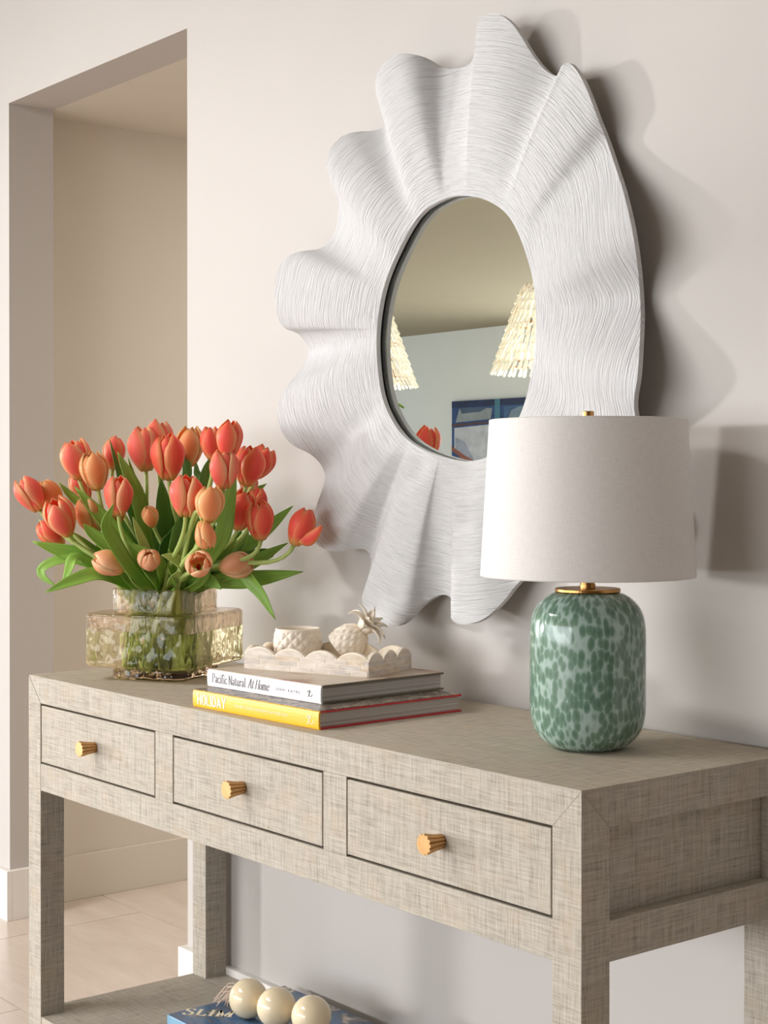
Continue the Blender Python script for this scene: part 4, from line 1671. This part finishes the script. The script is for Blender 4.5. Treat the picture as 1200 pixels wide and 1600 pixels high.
LEAVES = [
    ([(350, 625), (240, 640), (120, 686)], 46, (-0.08, -0.14), 'leaf', 0.2),
    ([(320, 600), (240, 560), (215, 600), (185, 662)], 44, (-0.04, -0.10), 'leaf', 0.5),
    ([(300, 590), (200, 565), (115, 595), (120, 630), (163, 662)], 34, (0.0, -0.02), 'leaf', 0.3),
    ([(350, 570), (220, 545), (72, 494)], 60, (0.02, 0.0), 'leaf', 0.1),
    ([(440, 600), (372, 500), (346, 430), (378, 354)], 52, (-0.10, -0.14), 'leaf', 0.3),
    ([(450, 560), (340, 420), (232, 288)], 60, (-0.02, 0.0), 'leaf', 0.2),
    ([(340, 430), (240, 350), (170, 270)], 38, (0.02, 0.03), 'leaf', 0.3),
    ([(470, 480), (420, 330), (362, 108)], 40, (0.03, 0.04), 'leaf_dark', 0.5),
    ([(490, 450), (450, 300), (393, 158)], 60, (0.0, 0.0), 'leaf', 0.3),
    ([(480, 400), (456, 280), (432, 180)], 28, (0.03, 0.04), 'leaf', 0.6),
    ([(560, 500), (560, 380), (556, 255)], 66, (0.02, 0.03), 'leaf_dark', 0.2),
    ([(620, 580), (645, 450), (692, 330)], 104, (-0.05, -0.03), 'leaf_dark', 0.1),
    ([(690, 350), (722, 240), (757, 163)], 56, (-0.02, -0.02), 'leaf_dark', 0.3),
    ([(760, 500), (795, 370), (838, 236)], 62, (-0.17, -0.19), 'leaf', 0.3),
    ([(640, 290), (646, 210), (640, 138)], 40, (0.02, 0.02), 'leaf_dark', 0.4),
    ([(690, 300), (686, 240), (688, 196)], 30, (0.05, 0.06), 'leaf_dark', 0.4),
    ([(860, 350), (900, 310), (952, 278)], 32, (0.05, 0.06), 'leaf', 0.2),
    ([(830, 540), (950, 440), (1051, 361)], 52, (0.04, 0.06), 'leaf', 0.3),
    ([(760, 570), (880, 570), (1032, 500)], 58, (-0.02, 0.0), 'leaf', 0.2),
    ([(840, 560), (920, 530), (975, 540), (925, 575)], 36, (0.02, 0.0), 'leaf_dark', 0.4),
    ([(740, 630), (900, 628), (1089, 608)], 62, (-0.06, -0.08), 'leaf', 0.1),
    ([(830, 610), (915, 665), (985, 788)], 44, (-0.08, -0.12), 'leaf', 0.2),
    ([(740, 570), (785, 525), (840, 488)], 64, (-0.08, -0.09), 'leaf', 0.2),
    ([(700, 625), (745, 640), (782, 674)], 48, (-0.06, -0.09), 'leaf', 0.2),
    ([(600, 640), (640, 600), (600, 560), (556, 545)], 44, (-0.10, -0.13), 'stem', 0.3),
    ([(520, 600), (480, 490), (450, 402)], 36, (-0.08, -0.08), 'stem', 0.3),
    ([(400, 640), (320, 560), (220, 480), (96, 413)], 44, (0.0, 0.02), 'leaf', 0.2),
    ([(440, 640), (400, 560), (300, 470), (265, 428)], 50, (-0.06, -0.06), 'leaf', 0.2),
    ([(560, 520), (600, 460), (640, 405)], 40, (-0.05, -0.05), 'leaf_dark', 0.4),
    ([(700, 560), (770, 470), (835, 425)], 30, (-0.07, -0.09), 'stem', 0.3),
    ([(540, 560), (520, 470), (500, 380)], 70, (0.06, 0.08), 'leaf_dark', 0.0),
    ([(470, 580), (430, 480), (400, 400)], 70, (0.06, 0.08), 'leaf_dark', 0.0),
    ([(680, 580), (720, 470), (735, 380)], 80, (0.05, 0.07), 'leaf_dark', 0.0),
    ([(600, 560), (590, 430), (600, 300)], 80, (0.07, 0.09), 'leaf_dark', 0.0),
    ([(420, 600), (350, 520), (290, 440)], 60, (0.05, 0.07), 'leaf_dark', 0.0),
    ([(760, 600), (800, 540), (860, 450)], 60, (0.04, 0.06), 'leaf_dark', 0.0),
    ([(560, 620), (530, 560), (420, 490)], 40, (-0.09, -0.10), 'leaf', 0.2),
    ([(660, 620), (690, 560), (800, 500)], 44, (-0.09, -0.08), 'leaf', 0.2),
    ([(470, 650), (440, 610), (400, 560)], 44, (-0.08, -0.10), 'stem', 0.3),
    ([(540, 655), (500, 600), (470, 520)], 46, (-0.09, -0.10), 'leaf', 0.4),
    ([(620, 655), (600, 600), (585, 520)], 50, (-0.09, -0.10), 'leaf', 0.3),
    ([(690, 650), (720, 590), (700, 520)], 40, (-0.10, -0.10), 'leaf', 0.5),
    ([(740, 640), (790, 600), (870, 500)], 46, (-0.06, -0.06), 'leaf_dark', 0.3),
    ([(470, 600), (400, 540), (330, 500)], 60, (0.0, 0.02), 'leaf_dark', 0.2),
    ([(800, 560), (860, 500), (880, 430)], 40, (0.0, 0.02), 'leaf', 0.2),
]
for L in LEAVES:
    leaf(*L)

# ================================================================== SEEN IN THE MIRROR: pendants, painting, plant


def mat_strand():
    k = NT('capiz_strand')
    k.set(Base_Color=s2l((250, 248, 240)), Roughness=0.35)
    tr = k.n('ShaderNodeBsdfTranslucent')
    tr.inputs[0].default_value = s2l((252, 248, 234))
    mx = k.n('ShaderNodeMixShader')
    mx.inputs[0].default_value = 0.4
    k.l(k.b.outputs[0], mx.inputs[1])
    k.l(tr.outputs[0], mx.inputs[2])
    k.l(mx.outputs[0], k.out.inputs[0])
    return k.m


M['strand'] = mat_strand()
kb = NT('glowing_globe')
kb.set(Base_Color=(1, 0.95, 0.85, 1), Roughness=0.4)
kb.b.inputs['Emission Color'].default_value = (1, 0.96, 0.88, 1)
kb.b.inputs['Emission Strength'].default_value = 4
M['globe'] = kb.m


def pendant(x, y, label, seed):
    ZB, ZTP, RB, RT_ = 1.715, 2.055, 0.245, 0.125
    p = thing('pendant_light', (x, y, ZB), label, 'pendant light', 0, 'pendant lights reflected in the mirror')
    r_ = random.Random(seed)
    parts = []
    NTIER = 10
    for i in range(NTIER):
        t = i / (NTIER - 1)
        z = (ZTP - ZB) * (1 - t)
        rr = RT_ + (RB - RT_) * t
        cnt = int(2 * pi * rr / 0.026)
        for j in range(cnt):
            a = 2 * pi * (j + 0.5 * (i % 2)) / cnt + r_.uniform(-0.02, 0.02)
            rad = Vector((cos(a), sin(a), 0))
            tg = Vector((-sin(a), cos(a), 0))
            top = rad * rr + UPV * (z + 0.018)
            bot = rad * (rr + 0.024) + UPV * (z - 0.022 + r_.uniform(-0.003, 0.003))
            w = 0.0105
            tk = rad * 0.0012
            q = [top - tg * w * 0.6, top + tg * w * 0.6, bot + tg * w, bot + UPV * -0.006, bot - tg * w]
            V = [v - tk for v in q] + [v + tk for v in q]
            F = [(4, 3, 2, 1, 0), (5, 6, 7, 8, 9)] + [(k_, (k_ + 1) % 5, 5 + (k_ + 1) % 5, 5 + k_) for k_ in range(5)]
            parts.append((V, F))
    V, F = join(parts)
    new('shell_petals', V, F, M['strand'], p, kind='stuff')
    rings = []
    for t in (0, 0.5, 1):
        rr, z = RT_ + (RB - RT_) * t - 0.006, (ZTP - ZB) * (1 - t) + 0.016
        rings.append(tube([(rr * cos(2 * pi * q / 40), rr * sin(2 * pi * q / 40), z) for q in range(41)], 0.003, 6, False))
    for q in range(3):
        a = 2 * pi * q / 3
        rings.append(tube([(0, 0, ZTP - ZB + 0.03), ((RT_ - 0.006) * cos(a), (RT_ - 0.006) * sin(a), ZTP - ZB + 0.016), ((RB - 0.006) * cos(a), (RB - 0.006) * sin(a), 0.016)], 0.0025, 6, False))
    V, F = join(rings)
    new('wire_frame', V, F, M['gold_dark'], p)
    V, F = sphere((0, 0, 0.15), 0.045, 20, 10)
    new('bulb', V, F, M['globe'], p, True)
    V, F = tube([(0, 0, 0.19), (0, 0, CZ - ZB - 0.03)], 0.006, 8)
    new('cord', V, F, M['gold_dark'], p)
    V, F = lathe([(0.06, CZ - ZB - 0.03), (0.06, CZ - ZB)], 24)
    new('ceiling_cap', V, F, M['gold_dark'], p)


pendant(-2.355, -3.0, 'bright tiered shell pendant at the right in the mirror reflection', 1)
pendant(-3.675, -3.0, 'bright tiered shell pendant at the left in the mirror reflection', 2)

# painting on the wall opposite
PX0, PZ1 = -9.60, 2.03
art = thing('painting', (PX0, YF, 0.95), 'blue and white painting of boat windows reflected low in the mirror', 'painting')
art.location = (PX0, YF + 0.002, 0.95)
PW, PH = 1.95, PZ1 - 0.95
boxes('canvas', [(0, PW, 0, 0.035, 0, PH)], plain('painting_ground', (36, 74, 130), 0.5, var=0.35, scale=5), art)


def patch(name, poly, rgb, lift, var=0.15):
    mt = plain('paint_' + name, rgb, 0.5, var=var, scale=9)
    m = len(poly)
    V = [(x * PW, 0.035, z * PH) for x, z in poly] + [(x * PW, 0.035 + lift, z * PH) for x, z in poly]
    F = [tuple(range(m)), tuple(m + i for i in range(m))] + [(i, (i + 1) % m, m + (i + 1) % m, m + i) for i in range(m)]
    o = new('painted_shape', V, F, mt, art)
    bm = bmesh.new()
    bm.from_mesh(o.data)
    bmesh.ops.recalc_face_normals(bm, faces=bm.faces)
    bm.to_mesh(o.data)
    bm.free()


# left = 0 in the mirror image too (x grows to the right there)
patch('navy_top', [(0, 0.94), (1, 0.94), (1, 1), (0, 1)], (20, 40, 84), 0.002, 0.4)
patch('grey_pane', [(0.03, 0.80), (0.30, 0.82), (0.31, 0.92), (0.06, 0.93)], (150, 160, 164), 0.002)
patch('slate_shadow', [(0.08, 0.88), (0.22, 0.89), (0.28, 0.93), (0.06, 0.935)], (70, 92, 118), 0.003)
patch('brown_bar', [(0, 0.765), (0.33, 0.785), (0.33, 0.80), (0, 0.785)], (96, 62, 52), 0.003)
patch('white_pane', [(0.02, 0.52), (0.02, 0.75), (0.29, 0.77), (0.29, 0.46), (0.18, 0.40)], (206, 212, 220), 0.002)
patch('lilac_shadow', [(0.03, 0.53), (0.10, 0.48), (0.19, 0.41), (0.10, 0.62), (0.03, 0.66)], (170, 178, 196), 0.003)
patch('rust_curve', [(0.0, 0.54), (0.08, 0.46), (0.20, 0.38), (0.33, 0.36), (0.33, 0.385), (0.20, 0.42), (0.09, 0.50), (0.0, 0.58)], (158, 92, 72), 0.004)
patch('blue_hull', [(0, 0.2), (0.5, 0.2), (0.5, 0.33), (0.2, 0.37), (0.06, 0.45), (0, 0.52)], (38, 92, 152), 0.002, 0.3)
patch('teal_post', [(0.33, 0.3), (0.37, 0.3), (0.37, 1.0), (0.33, 1.0)], (70, 128, 150), 0.004)
patch('rust_post', [(0.30, 0.35), (0.325, 0.35), (0.325, 0.80), (0.30, 0.80)], (150, 84, 66), 0.004)
patch('blue_pane', [(0.40, 0.80), (0.95, 0.84), (0.95, 0.93), (0.40, 0.93)], (66, 108, 152), 0.002, 0.35)
patch('pale_arch', [(0.43, 0.82), (0.60, 0.83), (0.60, 0.90), (0.52, 0.925), (0.45, 0.89)], (134, 156, 176), 0.003)
patch('second_white_pane', [(0.40, 0.42), (0.95, 0.45), (0.95, 0.78), (0.40, 0.76)], (200, 208, 218), 0.002)

# leafy branch in a pot whose top leaves show in the mirror
plant = thing('potted_plant', (-4.76, -4.0, 0), 'potted plant whose green top leaves show at the left mirror edge', 'plant')
V, F = lathe([(0.12, 0.0), (0.16, 0.02), (0.19, 0.34), (0.18, 0.36), (0.16, 0.34), (0.02, 0.33)], 28)
new('pot', V, F, M['ceramic'], plant, True)
V, F = tube([(0, 0, 0.33), (0.02, 0.01, 0.9), (-0.01, 0.0, 1.40), (0.0, 0.0, 1.70)], [0.014, 0.012, 0.009, 0.005], 8)
new('trunk', V, F, M['jute'], plant, True)
rp = random.Random(9)
M['plant_leaf'] = mat_leaf('plant_leaf', (120, 160, 50), (170, 200, 80))
for i in range(26):
    a = i * 2.4
    z = 1.10 + 0.62 * i / 25
    d = Vector((cos(a), sin(a), 0.25)).normalized()
    ln = 0.17 - 0.07 * (z - 1.10)
    P = []
    sd = d.cross(UPV).normalized()
    for q in range(7):
        t = q / 6
        c = Vector((0, 0, z)) + d * (ln * t) - UPV * 0.05 * t * t
        w = 0.036 * sin(pi * (0.06 + 0.92 * t)) ** 0.8
        for j in range(3):
            s = j - 1
            P.append(c + sd * (w * s) + UPV * (0.01 * abs(s)))
    V, F, Uv = thick_grid(P, 3, 7, 0.0015)
    new('leaf', V, F, M['plant_leaf'], plant, True, Uv)
